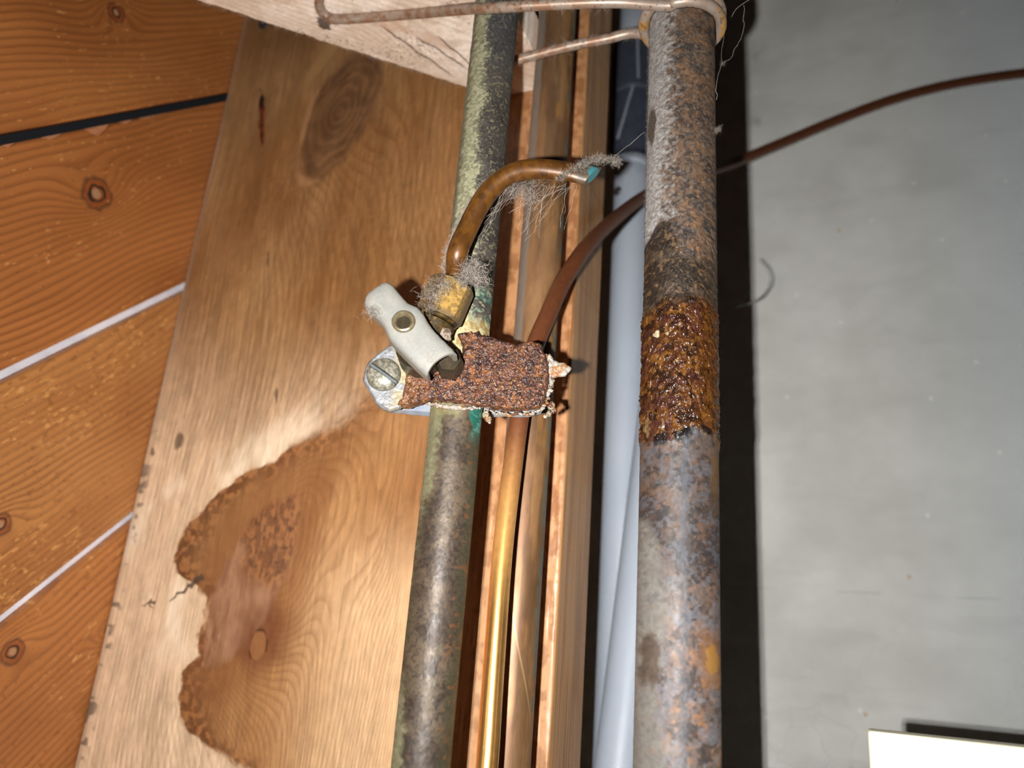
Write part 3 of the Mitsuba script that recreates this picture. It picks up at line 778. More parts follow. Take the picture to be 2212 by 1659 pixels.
def lp_col(p, n, uv):
    x, y, z = loc(p)
    c = lp_c(y, z)
    a = fbm(x * 150, c * 1.5, 1.0, 4)
    b = fbm(x * 700, c * 6, 5.0, 3)
    f = fbm(x * 1800, c * 15, 4.0, 2)
    m1 = fbm(x * 1300, c * 10.5, 33.0, 4)
    up = mixc(C(104, 95, 87, KL), C(74, 67, 63, KL), smoothstep(0.35, 0.65, 0.5 * a + 0.5 * m1))
    up = mixc(up, C(168, 158, 122, KL), smoothstep(0.58, 0.70, m1) * 0.7)
    up = mixc(up, C(72, 84, 96, KL), smoothstep(lx[200], lx[40], x) * 0.4)
    gl = pw(x, [lx[715], lx[600], lx[350], lx[100], lx[0]], [0.0, -0.05, -0.12, -0.30, -0.35])
    gr = smoothstep(0.22, -0.20, c - gl + 0.9 * (fbm(x * 110, c * 1.2, 8.0, 5) - 0.5) + 0.7 * (m1 - 0.5))
    green = mixc(C(192, 188, 152, KL * 0.76), C(156, 152, 120, KL * 0.76), smoothstep(0.35, 0.65, m1))
    up = mixc(up, green, gr * 0.92)
    up = mixc(up, C(96, 84, 64, KL), smoothstep(-0.72, -0.95, c + 0.3 * (b - 0.5)) * 0.65)
    up = up * (0.8 + 0.4 * f)
    tq = smoothstep(lx[600] , lx[650 if 650 in lx else 640], x - 0.0) * smoothstep(0.42, 0.60, fbm(x * 300, c * 3, 14.0, 3) + 0.12 * smoothstep(-0.2, 0.6, c))
    up = mixc(up, mixc(C(92, 158, 138, KL), C(186, 200, 168, KL), smoothstep(0.45, 0.62, m1)), tq * 0.75 * smoothstep(-0.25, 0.25, c + 0.5 * (m1 - 0.5)) * smoothstep(0.40, 0.58, 0.5 * m1 + 0.5 * fbm(x * 300, c * 2.4, 61.0, 3)))
    cr = smoothstep(lx[690] + 0.003, lx[690] - 0.001, x + 0.004 * (fbm(x * 400, c * 4, 3.0, 2) - 0.5))
    up = mixc(up, mixc(C(226, 212, 160, KL), C(190, 160, 96, KL), smoothstep(0.45, 0.62, b)), cr * 0.9)
    dn = mixc(C(104, 86, 70, KL * 1.25), C(82, 68, 58, KL * 1.25), smoothstep(0.35, 0.65, 0.4 * a + 0.6 * m1))
    dn = mixc(dn, C(150, 130, 104, KL * 1.25), smoothstep(0.45, 0.65, fbm(x * 200, c * 1.6, 19.0, 6)) * 0.45)
    dn = mixc(dn, C(62, 54, 48, KL), smoothstep(0.58, 0.70, m1) * 0.5)
    ol = smoothstep(0.5, 0.95, dr.abs(c + 0.1) + 0.35 * (a - 0.5))
    dn = mixc(dn, C(96, 90, 66, KL), ol * 0.7)
    gl2 = pw(x, [lx[1659], lx[1560], lx[1500], lx[1400], lx[1100], lx[1050], lx[900]], [-0.62, -0.70, -0.85, -1.2, -0.95, -0.62, -0.55])
    dn = mixc(dn, mixc(C(158, 154, 122, KL * 0.85), C(122, 116, 86, KL * 0.85), m1), smoothstep(0.16, -0.14, c - gl2 + 0.4 * (b - 0.5)))
    dn = mixc(dn, C(160, 104, 62, KL * 1.2), smoothstep(0.60, 0.72, fbm(x * 700, c * 5.6, 23.0, 4)) * smoothstep(0.2, 0.6, c) * 0.6)
    tq2 = smoothstep(lx[950] - 0.001, lx[900], x) * smoothstep(0.50, 0.62, c + 0.35 * (fbm(x * 260, c * 3, 29.0, 2) - 0.5)) * smoothstep(1.0, 0.9, c)
    dn = mixc(dn, mixc(C(50, 130, 112, KL), C(110, 180, 160, KL), smoothstep(0.45, 0.65, b)), tq2 * 0.95)
    dn = mixc(dn, C(168, 158, 110, KL), smoothstep(lx[900] - 0.002, lx[880], x + 0.003 * (b - 0.5)) * smoothstep(0.4, 0.0, c) * 0.7)
    dn = dn * (0.8 + 0.4 * f)
    return mixc(dn, up, smoothstep(lx[880] - 0.002, lx[715], x))


def lp_rough(p, n, uv):
    x, y, z = loc(p)
    return 0.52 + 0.18 * smoothstep(lx[950], lx[715], x) + 0.2 * (fbm(x * 500, z * 500, 3.0, 2) - 0.5)


def lp_bump(p, n, uv):
    x, y, z = loc(p)
    return fbm(x * 900, y * 900, z * 900, 3) * (0.35 + 0.8 * smoothstep(lx[950], lx[715], x))


mat('patina_copper', lp_col, lp_rough, 0.35, lambda p, n, uv: 0.22 - 0.2 * smoothstep(lx[950], lx[715], p.x), bump=lp_bump, scale=0.00035, eps=1.5e-4)


def lp_disp(X, Gm):
    P = np.stack([X, LP[0] + LR * np.cos(Gm), LP[1] + LR * np.sin(Gm)], -1)
    crust = np.clip((X - lx[960]) / 0.01, 0, 1) * 0.8 + 0.2
    upper = np.clip(np.sin(Gm) * 1.3 + 0.1, 0, 1)
    return crust * upper * 0.0006 * (meshkit.fbm(P * 700, 3, 9) - 0.4) + 0.00006 * (meshkit.fbm(P * 900, 2, 2) - 0.5)


lpm = obj('copper_pipe', rpipe(XA, XZ_, LP, LP, LR, 1500, 110, lp_disp), 'patina_copper', smooth=True, label='dark bronzed copper pipe with pale green patina, running through the rusty clamp', cat='pipe')

# ---- thin pipe behind
nP = np.array(P2) / np.linalg.norm(P2)
K2_ = 2.1


def p2_col(p, n, uv):
    x, y, z = loc(p)
    c = ((y - P2[0]) * float(nP[1]) - (z - P2[1]) * float(nP[0])) / PR
    a = fbm(x * 60, c * 2, 3.0, 3)
    b = fbm(x * 300, c * 6, 9.0, 3)
    col = mixc(C(152, 108, 70, K2_), C(182, 134, 88, K2_), smoothstep(0.35, 0.65, a))
    col = mixc(col, C(116, 88, 62, K2_), smoothstep(0.5, 0.62, fbm(x * 40, c * 3.5, 14.0, 3)) * 0.5)
    col = mixc(col, C(206, 146, 70, K2_), smoothstep(0.60, 0.68, fbm(x * 120, c * 7, 5.0, 3)) * smoothstep(-0.1, 0.3, c) * smoothstep(0.03, 0.10, x) * 0.6)
    d = smoothstep(-0.50, -0.72, c + 0.15 * (b - 0.5)) * smoothstep(0.02, 0.10, x)
    col = mixc(col, C(178, 164, 150, K2_), d * 0.8)
    col = mixc(col, C(120, 128, 112, K2_), smoothstep(0.74, 0.9, c + 0.2 * (b - 0.5)) * smoothstep(0.35, 0.6, noise(x * 200, 2.0)) * 0.7)
    sc = dr.abs(c - 0.2 + (x - 0.0) * 30 + 0.2 * noise(x * 60)) 
    col = mixc(col, C(226, 186, 132, K2_), smoothstep(0.05, 0.02, sc) * smoothstep(-0.03, -0.015, x) * smoothstep(0.025, 0.01, x) * 0.5)
    return col * (0.85 + 0.3 * b)


mat('dull_copper', p2_col, lambda p, n, uv: 0.38 + 0.2 * fbm(p.x * 90, p.y * 90, p.z * 90, 2) + 0.2 * smoothstep(0.0, 0.15, p.x), 0.5, 0.35)
obj('copper_pipe', rpipe(XA, XZ_, P2, P2, PR, 300, 64), 'dull_copper', smooth=True, label='slim brown copper pipe along the bottom of the joist, behind the clamp', cat='pipe')

# ---- bright 6 mm copper tube that wanders off to the wall
pts = [(945, 2600, 0.1762), (1020, 1960, 0.199), (1037, 1800, 0.2056), (1053, 1640, 0.2127), (1066, 1450, 0.2218), (1085, 1200, 0.235), (1106, 1020, 0.2455), (1126, 880, 0.254), (1152, 760, 0.263), (1184, 680, 0.272), (1216, 610, 0.284), (1262, 540, 0.302), (1320, 480, 0.342), (1398, 421, 0.405), (1480, 385, 0.452), (1570, 357, 0.482), (1680, 312, 0.500), (1800, 262, 0.508), (1930, 214, 0.510), (2060, 181, 0.511), (2212, 158, 0.512), (2400, 140, 0.51), (2600, 130, 0.50)]
pp = spline([at(*q) for q in pts], 420)
pp[:, 1] = np.minimum(pp[:, 1], YW - 0.0042)


def tube_col(p, n, uv):
    x, y, z = loc(p)
    f = fbm(x * 700, y * 700, z * 700, 2)
    bright = smoothstep(0.07, -0.01, x)
    c = mixc(C(116, 66, 40, 1.6), C(255, 192, 112, 0.9), bright)
    return c * (0.85 + 0.3 * f)


mat('bright_copper', tube_col, lambda p, n, uv: 0.42 - 0.17 * smoothstep(0.07, 0.0, p.x), 0.4, lambda p, n, uv: 0.15 + 0.8 * smoothstep(0.07, 0.0, p.x))
obj('copper_tube', tube(pp, 0.00318, 24), 'bright_copper', smooth=True, label='thin bright copper tube that bends away behind the rusty pipe to the grey wall', cat='tube')

# ---- grey conduits
mat('grey_plastic', lambda p, n, uv: mixc(C(150, 157, 168, 0.8), C(158, 165, 175, 0.8), noise(p.x * 40, p.y * 40, p.z * 40)), 0.45, 0.45)
CD, CR = (0.408, 0.1015), 0.0107
xt = vX(333, CD, CR)


def conduit_shift():
    n = np.array(CD) / np.linalg.norm(CD)
    return n


body = rpipe(XA - 0.05, xt, CD, CD, CR, 40, 48)
c1 = 'conduit'
obj('tube', body, 'grey_plastic', c1, smooth=True)
top_x = vX(62, CD, CR)
obj('tube', rpipe(top_x - 0.004, 0.75, CD, CD, CR, 20, 48), 'grey_plastic', c1, smooth=True)
rim = lathe([(0.0098, -0.001), (0.0112, -0.001), (0.0122, 0.0), (0.0128, 0.003), (0.0128, 0.0065), (0.0112, 0.0072), (0.0098, 0.0072)], 48)
obj('rim', placed(rim, rot_to([1, 0, 0]), [xt - 0.004, *CD]), 'grey_plastic', c1, label='flared pale rim')
mat('black_rubber', lambda p, n, uv: mixc(C(40, 44, 56, 0.7), C(54, 58, 68, 0.7), fbm(p.x * 200, p.y * 200, p.z * 200, 2)), 0.5, 0.5)
L = top_x - xt
prof = [(0.0110, 0), (0.0133, 0), (0.0138, 0.002), (0.0148, 0.01), (0.0152, L * 0.40), (0.0150, L * 0.47), (0.0134, L * 0.485), (0.0134, L * 0.50), (0.0154, L * 0.515), (0.0158, L * 0.60), (0.0158, L * 0.86), (0.0142, L * 0.97), (0.0110, L)]
obj('sleeve', placed(lathe(prof, 20), rot_to([1, 0, 0]), [xt, *CD]), 'black_rubber', c1, smooth=20, label='black rubber coupling sleeve with a groove round it')
mat('scuff_grey', C(120, 124, 136, 0.8), 0.5, 0.4)
rc = np.array([CD[0], CD[1]])
for (q0, q1) in (((1377, 82), (1379, 168)), ((1367, 186), (1334, 300))):
    pts_ = []
    for t in np.linspace(0, 1, 9):
        u, v = q0[0] + (q1[0] - q0[0]) * t, q0[1] + (q1[1] - q0[1]) * t
        # where the line of sight meets the sleeve's cylinder
        r = ray(u, v)
        A = r[1] ** 2 + r[2] ** 2
        B = r[1] * CD[0] + r[2] * CD[1]
        Rr = 0.0157 if v < 175 else 0.0150
        D = B * B - A * (CD[0] ** 2 + CD[1] ** 2 - Rr ** 2)
        if D > 0:
            pts_.append(r * (B - math.sqrt(D)) / A)
    if len(pts_) > 3:
        obj('moulding_line', tube(spline(pts_, 20), 0.0009, 6), 'scuff_grey', c1, label='pale raised moulding line on the black sleeve')
tag(c1, 'grey plastic conduit below the joist with a black rubber sleeve at its top', 'conduit')
# a second one that crosses in front of it
q0, q1 = at(1420, 905, 0.407), at(1337, 1659, 0.333)
d = q1 - q0
pl = np.array([q0 - d * 0.35, q0, q1, q1 + d * 0.5])
obj('conduit', tube(spline(pl, 40), 0.0107, 48), 'grey_plastic', smooth=True, label='plain grey plastic conduit seen right beside the rusty pipe, slanting over the other conduit', cat='conduit')
scr = lathe([(0, 0), (0.0028, 0), (0.003, 0.0006), (0.0026, 0.0014), (0, 0.002)], 20)
r = ray(1335, 413)
A, B = r[1] ** 2 + r[2] ** 2, r[1] * CD[0] + r[2] * CD[1]
D = B * B - A * (CD[0] ** 2 + CD[1] ** 2 - CR ** 2)
if D > 0:
    q = r * (B - math.sqrt(D)) / A
    nn = np.array([0, q[1] - CD[0], q[2] - CD[1]])
    obj('screw', placed(scr, rot_to(nn), q - 0.0003 * nn / np.linalg.norm(nn)), 'dark_steel', c1, label='small dark screw head in the grey conduit')

# ================================================================== WIRE HANGER
def wire_col(p, n, uv):
    x, y, z = loc(p)
    a = fbm(x * 350, y * 350, z * 350, 3)
    c = mixc(C(190, 146, 116, 1.8), C(208, 184, 164, 1.8), smoothstep(0.40, 0.60, a))
    c = mixc(c, C(204, 184, 168, 1.8), smoothstep(0.075, 0.055, z) * 0.7)
    c = mixc(c, C(236, 176, 84, 1.8), smoothstep(0.50, 0.62, fbm(x * 300, y * 300, z * 300, 3) + 0.10 * smoothstep(0.212, 0.222, y)) * smoothstep(0.056, 0.05, z) * smoothstep(0.2075, 0.213, y) * 0.9)
    c = mixc(c, C(90, 64, 48, 2.0), smoothstep(0.66, 0.74, fbm(x * 900, y * 900, z * 900, 2)) * 0.5)
    return c


mat('copper_wire', wire_col, 0.42, 0.5, 0.3)
WR = 0.0019
RW = RR + WR + 0.0002
xw = float(along_x(3, RP[0] - RW * nR[0], RP[1] - RW * nR[1]))
path = []
q = on_plane(692, -14, 0, XB)
path += [q + [0.012, 0, 0], q + [0.001, 0.0, 0]]
path += [on_plane(690, 14, 0, XB - 0.0012), on_plane(704, 34, 0, XB - 0.0022), on_plane(735, 42, 0, XB - 0.0026)]
path += [on_plane(880, 32, 0, XB - 0.004)]


def at_Y(u, v, Y):
    return on_plane(u, v, 1, Y)


path += [at_Y(1000, 21, 0.1995), at_Y(1065, 17, 0.1912), at_Y(1200, 9, 0.194), at_Y(1330, 5, 0.1985)]
ang0 = math.atan2(-nR[1], -nR[0])                    # the camera's side
turn = []
for k, g in enumerate(np.linspace(0.15 * math.pi * -1, 3.15 * math.pi, 44)):
    # g runs from the front over the lower side, behind, up, round again, and leaves behind
    th = ang0 + g + 0.05
    turn.append([xw + 0.0041 * max(0, g) / (2 * math.pi) * 1.05, RP[0] + RW * math.cos(th), RP[1] + RW * math.sin(th)])
turn = [t for t, g in zip(turn, np.linspace(-0.15 * math.pi, 3.15 * math.pi, 44)) if g <= 3.02 * math.pi]
path += turn
xe = turn[-1][0]
path += [at_Y(1375, 72, 0.2295), at_Y(1310, 84, 0.2285), at_Y(1225, 101, 0.227), at_Y(1115, 130, 0.2255), at_Y(1050, 150, 0.2245)]
wp = spline(path, 420)
wk = obj('wire', tube(wp, WR, 18), 'copper_wire', 'pipe_hanger', smooth=True)
sel = wp[(wp[:, 2] > 0.055) & (wp[:, 1] < 0.5)]
rng = np.random.default_rng(21)
idx = rng.integers(6, len(sel), 2600)
keep = meshkit.noise(sel[idx] * 140, 4) > 0.45
idx = idx[keep]
dr_ = rng.normal(0, 1, (len(idx), 3))
dr_[:, 0] *= 0.3
dr_ /= np.linalg.norm(dr_, axis=1, keepdims=True)
dr_[:, 2] = np.abs(dr_[:, 2]) * 0.6 - 0.2
obj('lint', fibres(sel[idx] + dr_ * WR * 0.95, dr_, 0.0034, 0.00004, 22, 6, 1.0), fz, 'pipe_hanger', smooth=True, kind='stuff', label='tufts of grey lint')
tag('pipe_hanger', 'copper wire pipe hanger at the top edge, looped round the rusty pipe', 'pipe hanger')

# ================================================================== SADDLE VALVE
E2 = np.array([1.0, 0, 0])
E3 = np.array([0, -0.922, -0.387])
E3 /= np.linalg.norm(E3)
E1 = np.cross(E2, E3)
FR = np.column_stack([E1, E2, E3])
base = np.array([along_x(815, *LP), LP[0], LP[1]]) + E3 * (LR + 0.0003)


def cl(u, v, h):                                     # where the line of sight meets the plane at height h over the clamp, in the clamp's own metres
    r = ray(u, v)
    t = ((base + E3 * h) @ E3) / (r @ E3)
    q = r * t - base
    return np.array([q @ E1, q @ E2])


def clp(pts, h):
    return Polygon([cl(u, v, h) for u, v in pts])


def jag(poly, amp, step, seed, freq):
    poly = poly.segmentize(step)
    c = np.array(poly.exterior.coords)[:-1]
    n_ = meshkit.fbm(np.column_stack([c * freq, np.zeros(len(c))]), 3, seed) - 0.5
    m_ = meshkit.fbm(np.column_stack([c * freq, np.ones(len(c)) * 9]), 3, seed + 5) - 0.5
    return Polygon(c + amp * np.column_stack([n_, m_])).buffer(0)


def crop(pts):                                       # points read off the enlarged detail of the photograph
    return [(740 + x / 3.95, 540 + y / 3.95) for x, y in pts]


def inframe(mesh, h=0.0):
    return placed(mesh, FR, base + E3 * h)


KV = 3.0
VB = base


def lc(p):
    x, y, z = loc(p)
    dx, dy, dz = x - float(VB[0]), y - float(VB[1]), z - float(VB[2])
    return dx * float(E1[0]) + dy * float(E1[1]) + dz * float(E1[2]), dx * float(E2[0]) + dy * float(E2[1]) + dz * float(E2[2]), dx * float(E3[0]) + dy * float(E3[1]) + dz * float(E3[2])


A0 = float(cl(860, 840, 0.003)[0])


def rust_col(p, n, uv):
    a, b, h = lc(p)
    r1 = fbm(a * 700, b * 700, h * 700, 4)
    r2 = fbm(a * 1300 + 7, b * 900, h * 900, 3)
    f = fbm(a * 2600, b * 2600, h * 2600, 2)
    c = mixc(C(150, 96, 70, KV), C(104, 68, 56, KV), smoothstep(0.42, 0.58, r1))
    c = mixc(c, C(70, 50, 50, KV), smoothstep(0.52, 0.64, r2) * 0.85)
    c = mixc(c, C(190, 122, 70, KV), smoothstep(0.58, 0.70, fbm(a * 700, b * 700, h * 700 + 9, 3)) * 0.8)
    c = mixc(c, C(190, 130, 80, KV), smoothstep(A0 + 0.010, A0 + 0.001, a + 0.006 * (r1 - 0.5)) * 0.5)
    c = c * (0.65 + 0.7 * f)
    # whitish and orange crust on the sides
    side = smoothstep(0.0012, 0.0004, h + 0.002 * (r1 - 0.5))
    c = mixc(c, mixc(C(222, 206, 176, KV), C(200, 130, 60, KV), smoothstep(0.50, 0.62, r1)), side * smoothstep(0.35, 0.5, r2) * 0.9)
    sp = smoothstep(0.76, 0.82, fbm(a * 1800, b * 1800, 5.0, 2))
    c = mixc(c, C(206, 170, 90, KV), sp * 0.7)
    return c


def rust_bump(p, n, uv):
    a, b, h = lc(p)
    return fbm(a * 1300, b * 1300, h * 1300, 3) + 0.6 * fbm(a * 3000, b * 3000, h * 3000, 2)


mat('crusty_rust', rust_col, lambda p, n, uv: 0.30 + 0.3 * noise(p.x * 1500, p.y * 1500, p.z * 1500), 0.5, 0.1, bump=rust_bump, scale=0.0006, eps=1.2e-4)


def zinc_col(p, n, uv):
    a, b, h = lc(p)
    f = fbm(a * 900, b * 900, h * 900, 3)
    g = fbm(a * 260, b * 260, h * 260, 3)
    c = mixc(C(196, 198, 202, KV * 0.8), C(160, 160, 164, KV * 0.8), smoothstep(0.35, 0.65, f))
    c = mixc(c, C(224, 206, 160, KV), smoothstep(A0 - 0.004, A0 + 0.0005, a + 0.004 * (g - 0.5)) * smoothstep(0.3, 0.5, g) * 0.9)
    c = mixc(c, C(150, 108, 78, KV), smoothstep(0.60, 0.70, g) * 0.45)
    return c * (0.85 + 0.3 * f)


mat('dull_zinc', zinc_col, 0.5, 0.5, 0.3, bump=rust_bump, scale=0.0002, eps=1.5e-4)
mat('blue_zinc', lambda p, n, uv: mixc(mixc(C(176, 192, 216, KV), C(214, 218, 224, KV), noise(p.x * 400, p.y * 400, p.z * 400)), C(222, 200, 166, KV), smoothstep(0.55, 0.68, fbm(p.x * 500, p.y * 500, p.z * 500, 3))), 0.4, 0.5, 0.2)

V = 'saddle_valve'
# front plate, deeply rusted
rust = crop([(455, 1325), (505, 1240), (520, 1150), (535, 985), (640, 900), (800, 960), (960, 1010), (1012, 870), (1022, 800), (985, 702), (1060, 690), (1100, 678), (1125, 700), (1160, 682), (1180, 712), (1250, 722), (1320, 742), (1410, 780), (1500, 792), (1560, 770), (1610, 760), (1680, 772), (1706, 800), (1712, 850), (1740, 890), (1765, 960), (1770, 1100), (1740, 1190), (1735, 1260), (1690, 1320), (1640, 1350), (1560, 1355), (1450, 1362), (1300, 1345), (1250, 1330), (1150, 1322), (1000, 1290), (880, 1285), (760, 1270), (680, 1290), (620, 1310), (560, 1330)])
pol = jag(clp(rust, 0.003), 0.0011, 0.0003, 3, 900)


def rust_top(pts, d):
    q = np.column_stack([pts, np.zeros(len(pts))])
    n1, n2 = meshkit.fbm(q * 480, 4, 1) - 0.5, meshkit.fbm(q * 2200, 2, 7) - 0.5
    edge = np.sqrt(np.clip(1 - (1 - np.clip(d / 0.0012, 0, 1)) ** 2, 0, 1))
    return 0.0012 + 0.0019 * edge + edge * (0.0014 * n1 + 0.0008 * n2)


pl_ = slab(pol, rust_top, lambda p, d: 0.0002 * np.ones(len(p)), 0.00026, 5)
vv = pl_.vertices.copy()
nz_ = meshkit.fbm(vv * 1100, 3, 13)[:, None] - 0.5
side = (vv[:, 2] < 0.0025)[:, None]
cen = vv[:, :2].mean(0)
vv[:, :2] += side * nz_ * 0.0007 * (vv[:, :2] - cen) / (np.linalg.norm(vv[:, :2] - cen, axis=1, keepdims=True) + 1e-9)
obj('front_plate', inframe(mesh_of(vv, pl_.faces)), 'crusty_rust', V, smooth=True, label='thick crumbling rust covering the front plate')
# zinc end of the plate under the screw
zinc = crop([(170, 1110), (186, 1030), (215, 952), (300, 880), (388, 812), (450, 808), (500, 860), (545, 930), (620, 990), (600, 1100), (560, 1200), (540, 1300), (470, 1350), (400, 1372), (330, 1340), (285, 1305), (235, 1215)])
zp = jag(clp(zinc, 0.002), 0.0003, 0.0004, 9, 700)


def zinc_top(pts, d):
    e = np.clip(d / 0.0008, 0, 1)
    return 0.0014 + 0.0007 * np.sqrt(1 - (1 - e) ** 2) + 0.0002 * (meshkit.fbm(np.column_stack([pts * 600, pts[:, :1] * 0]), 3, 2) - 0.5)


obj('end_tab', inframe(slab(zp, zinc_top, lambda p, d: -0.0006 + 0 * d, 0.0004, 3)), 'dull_zinc', V, smooth=40, label='galvanised grey end of the plate around the screw')
# rear plate
rear = crop([(215, 1080), (250, 960), (400, 850), (900, 820), (1400, 840), (1690, 840), (1740, 1000), (1720, 1300), (1600, 1330), (1300, 1330), (1100, 1345), (740, 1330), (560, 1310), (380, 1290), (290, 1230)])
cr_ = cl(740 + 960 / 3.95, 540 + 1080 / 3.95, 0.0)
rp_ = jag(clp(rear, 0.0), 0.0006, 0.0005, 15, 600)
plate = slab(rp_, lambda p, d: 0.0016 * np.sqrt(np.clip(1 - (1 - np.clip(d / 0.0008, 0, 1)) ** 2, 0, 1)) + 0 * d, lambda p, d: -0.0006 + 0 * d, 0.0006, 2)
pm = plate.vertices.copy()
# bend it round the back of the pipe: a half saddle
a_ = pm[:, 0]
off = np.sqrt(np.clip((LR + 0.0004) ** 2 - a_ ** 2, 0, None))
pm[:, 2] += -(LR + 0.0003) - np.maximum(off, 0.0025) - 0.0010
obj('rear_plate', inframe(mesh_of(pm, plate.faces)), 'blue_zinc', V, smooth=40, label='bluish galvanised rear plate bent round the back of the pipe')
# crust along the lower edge and at the far end
rng = np.random.default_rng(8)


def lump(c, r, seed, squash=(1, 1, 1)):
    s = trimesh.creation.icosphere(2, 1.0)
    v = s.vertices * (1 + 0.55 * (meshkit.fbm(s.vertices * 2.2 + seed * 3.3, 3, seed) - 0.5)[:, None])
    v = v * (1 + 0.35 * (meshkit.noise(v * 6 + seed, seed) - 0.5)[:, None])
    return mesh_of(v * r * np.array(squash) + np.array(c), s.faces)


parts = []
rim_ = [(700, 1300, 14, 0.0008), (760, 1312, 20, 0.0004), (830, 1330, 26, 0.0), (930, 1345, 30, 0.0), (1010, 1352, 26, 0.0), (1090, 1350, 18, 0.0004), (1180, 1345, 10, 0.0006), (1290, 1385, 14, -0.0010), (1380, 1402, 18, -0.0014), (1470, 1404, 18, -0.0014), (1560, 1400, 18, -0.0012), (1650, 1380, 20, -0.0010), (1710, 1340, 18, -0.0006), (1748, 1270, 18, 0.0), (1765, 1190, 22, 0.0004), (1780, 1120, 26, 0.0008), (1770, 1040, 22, 0.0010), (1760, 950, 22, 0.0012), (1748, 905, 14, 0.0014)]
rs_ = spline(rim_, 150)
for k, (x, y, r, h) in enumerate(rs_):
    x, y, h = x + rng.normal(0, 5), y + rng.normal(0, 6), h + rng.normal(0, 0.0002)
    q = cl(740 + x / 3.95, 540 + y / 3.95, h)
    parts.append(lump([q[0], q[1], h], max(r, 7) * rng.uniform(0.45, 0.95) / 3.95 * 0.222 / F, k + 1, (1.2, 0.85, 0.9)))


def crust_col(p, n, uv):
    a, b, h = lc(p)
    r = fbm(a * 500, b * 500, h * 500, 3)
    c = mixc(C(228, 214, 192, KV), C(204, 190, 178, KV), fbm(a * 1500, b * 1500, h * 1500, 2))
    c = mixc(c, C(206, 134, 60, KV), smoothstep(0.52, 0.62, r) * 0.9)
    return mixc(c, C(110, 66, 46, KV), smoothstep(0.62, 0.72, fbm(a * 800, b * 800, h * 800 + 4, 3)) * 0.8)


mat('pale_crust', crust_col, 0.5, 0.5, bump=rust_bump, scale=0.0003, eps=1.5e-4)
obj('corrosion_crust', inframe(trimesh.util.concatenate(parts)), 'pale_crust', V, smooth=True, kind='stuff', label='white and orange corrosion crust along the edge')
# a flake that sticks out like a spike, another below
fl1 = jag(clp(crop([(1740, 900), (1770, 885), (1800, 940), (1850, 962), (1900, 968), (1925, 990), (1952, 1010), (1935, 1040), (1895, 1078), (1840, 1082), (1800, 1100), (1760, 1110)]), 0.0015), 0.0006, 0.0003, 31, 900)
obj('rust_flake', inframe(slab(fl1, lambda p, d: 0.0018 + 0.0008 * (meshkit.fbm(np.column_stack([p * 900, p[:, :1] * 0]), 3, 3) - 0.5) + 0.0003 * np.clip(d / 0.0005, 0, 1), lambda p, d: 0.0007 + 0 * d, 0.0003, 3)), 'pale_crust', V, smooth=True, label='pointed pale flake sticking out at the right end')
parts = []
for (x, y, r, h) in ((1225, 1400, 30, -0.001), (1240, 1440, 30, -0.0016), (1255, 1470, 14, -0.002), (1210, 1415, 18, -0.001), (1780, 1330, 36, -0.003), (1800, 1370, 26, -0.0036), (1760, 1400, 26, -0.004), (1730, 1420, 18, -0.004)):
    q = cl(740 + x / 3.95, 540 + y / 3.95, h)
    parts.append(lump([q[0], q[1], h], r / 3.95 * 0.222 / F, 40 + len(parts), (1, 1.1, 0.9)))
obj('rust_nodule', inframe(trimesh.util.concatenate(parts)), 'crusty_rust', V, smooth=True, kind='stuff', label='dark glossy rust nodules hanging under the plate')

# the slotted screw
sc = cl(740 + 345 / 3.95, 540 + 1050 / 3.95, 0.004)
sr = 0.00505
head = lathe([(0, -0.0055), (0.0022, -0.0055), (0.0022, 0.0), (sr * 0.96, 0), (sr, 0.0004), (sr * 0.985, 0.0011), (sr * 0.90, 0.0018), (sr * 0.70, 0.0024), (sr * 0.40, 0.00275), (0, 0.0029)], 64)
s0, s1 = cl(740 + 235 / 3.95, 540 + 985 / 3.95, 0.004), cl(740 + 425 / 3.95, 540 + 1120 / 3.95, 0.004)
ang = math.atan2(*(s1 - s0)[::-1])
SANG = ang
slot = m3.Manifold.cube([0.0125, 0.00105, 0.003], True).rotate([0, 0, math.degrees(ang)]).translate([0, 0, 0.0030])


def screw_col(p, n, uv):
    a, b, h = lc(p)
    f = fbm(a * 1600, b * 1600, h * 1600, 3)
    c = mixc(C(182, 176, 156, KV * 0.75), C(136, 130, 114, KV * 0.75), smoothstep(0.4, 0.62, f))
    c = mixc(c, C(112, 104, 90, KV), smoothstep(0.50, 0.66, fbm(a * 900, b * 900, 3.0, 4)) * 0.5)
    dl = ((a - float(sc[0])) * math.sin(SANG) - (b - float(sc[1])) * math.cos(SANG))
    c = mixc(c, C(60, 58, 50, KV), smoothstep(0.00085, 0.00055, dr.abs(dl)) * 0.9)
    return mixc(c, C(150, 164, 164, KV), smoothstep(0.00042, 0.00034, dr.abs(dl)) * (0.5 + 0.5 * f))


mat('old_screw', screw_col, 0.45, 0.5, 0.2, bump=rust_bump, scale=0.00008, eps=1.5e-4)
m_ = placed(head - slot, np.eye(3), [sc[0], sc[1], 0.0021])
obj('screw', inframe(m_), 'old_screw', V, smooth=30, label='round slotted screw head')

# the valve body: stem block, stem and outlet
hub = cl(872, 695, 0.0205)
bodyc = np.array([hub[0] + 0.0012, hub[1] - 0.0002])


def brass_col(p, n, uv):
    a, b, h = lc(p)
    f = fbm(a * 900, b * 900, h * 900, 3)
    c = mixc(C(170, 132, 70, KV), C(120, 96, 62, KV), smoothstep(0.4, 0.6, f))
    c = mixc(c, C(88, 76, 56, KV), smoothstep(0.40, 0.60, fbm(a * 400, b * 400, h * 400, 3)) * 0.8)
    return mixc(c, C(92, 84, 66, KV), smoothstep(0.0045, 0.0005, float(nc[1]) - 0.0100 - b) * 0.0 + smoothstep(0.0102, 0.0115, float(nc[1]) - b) * 0.8)


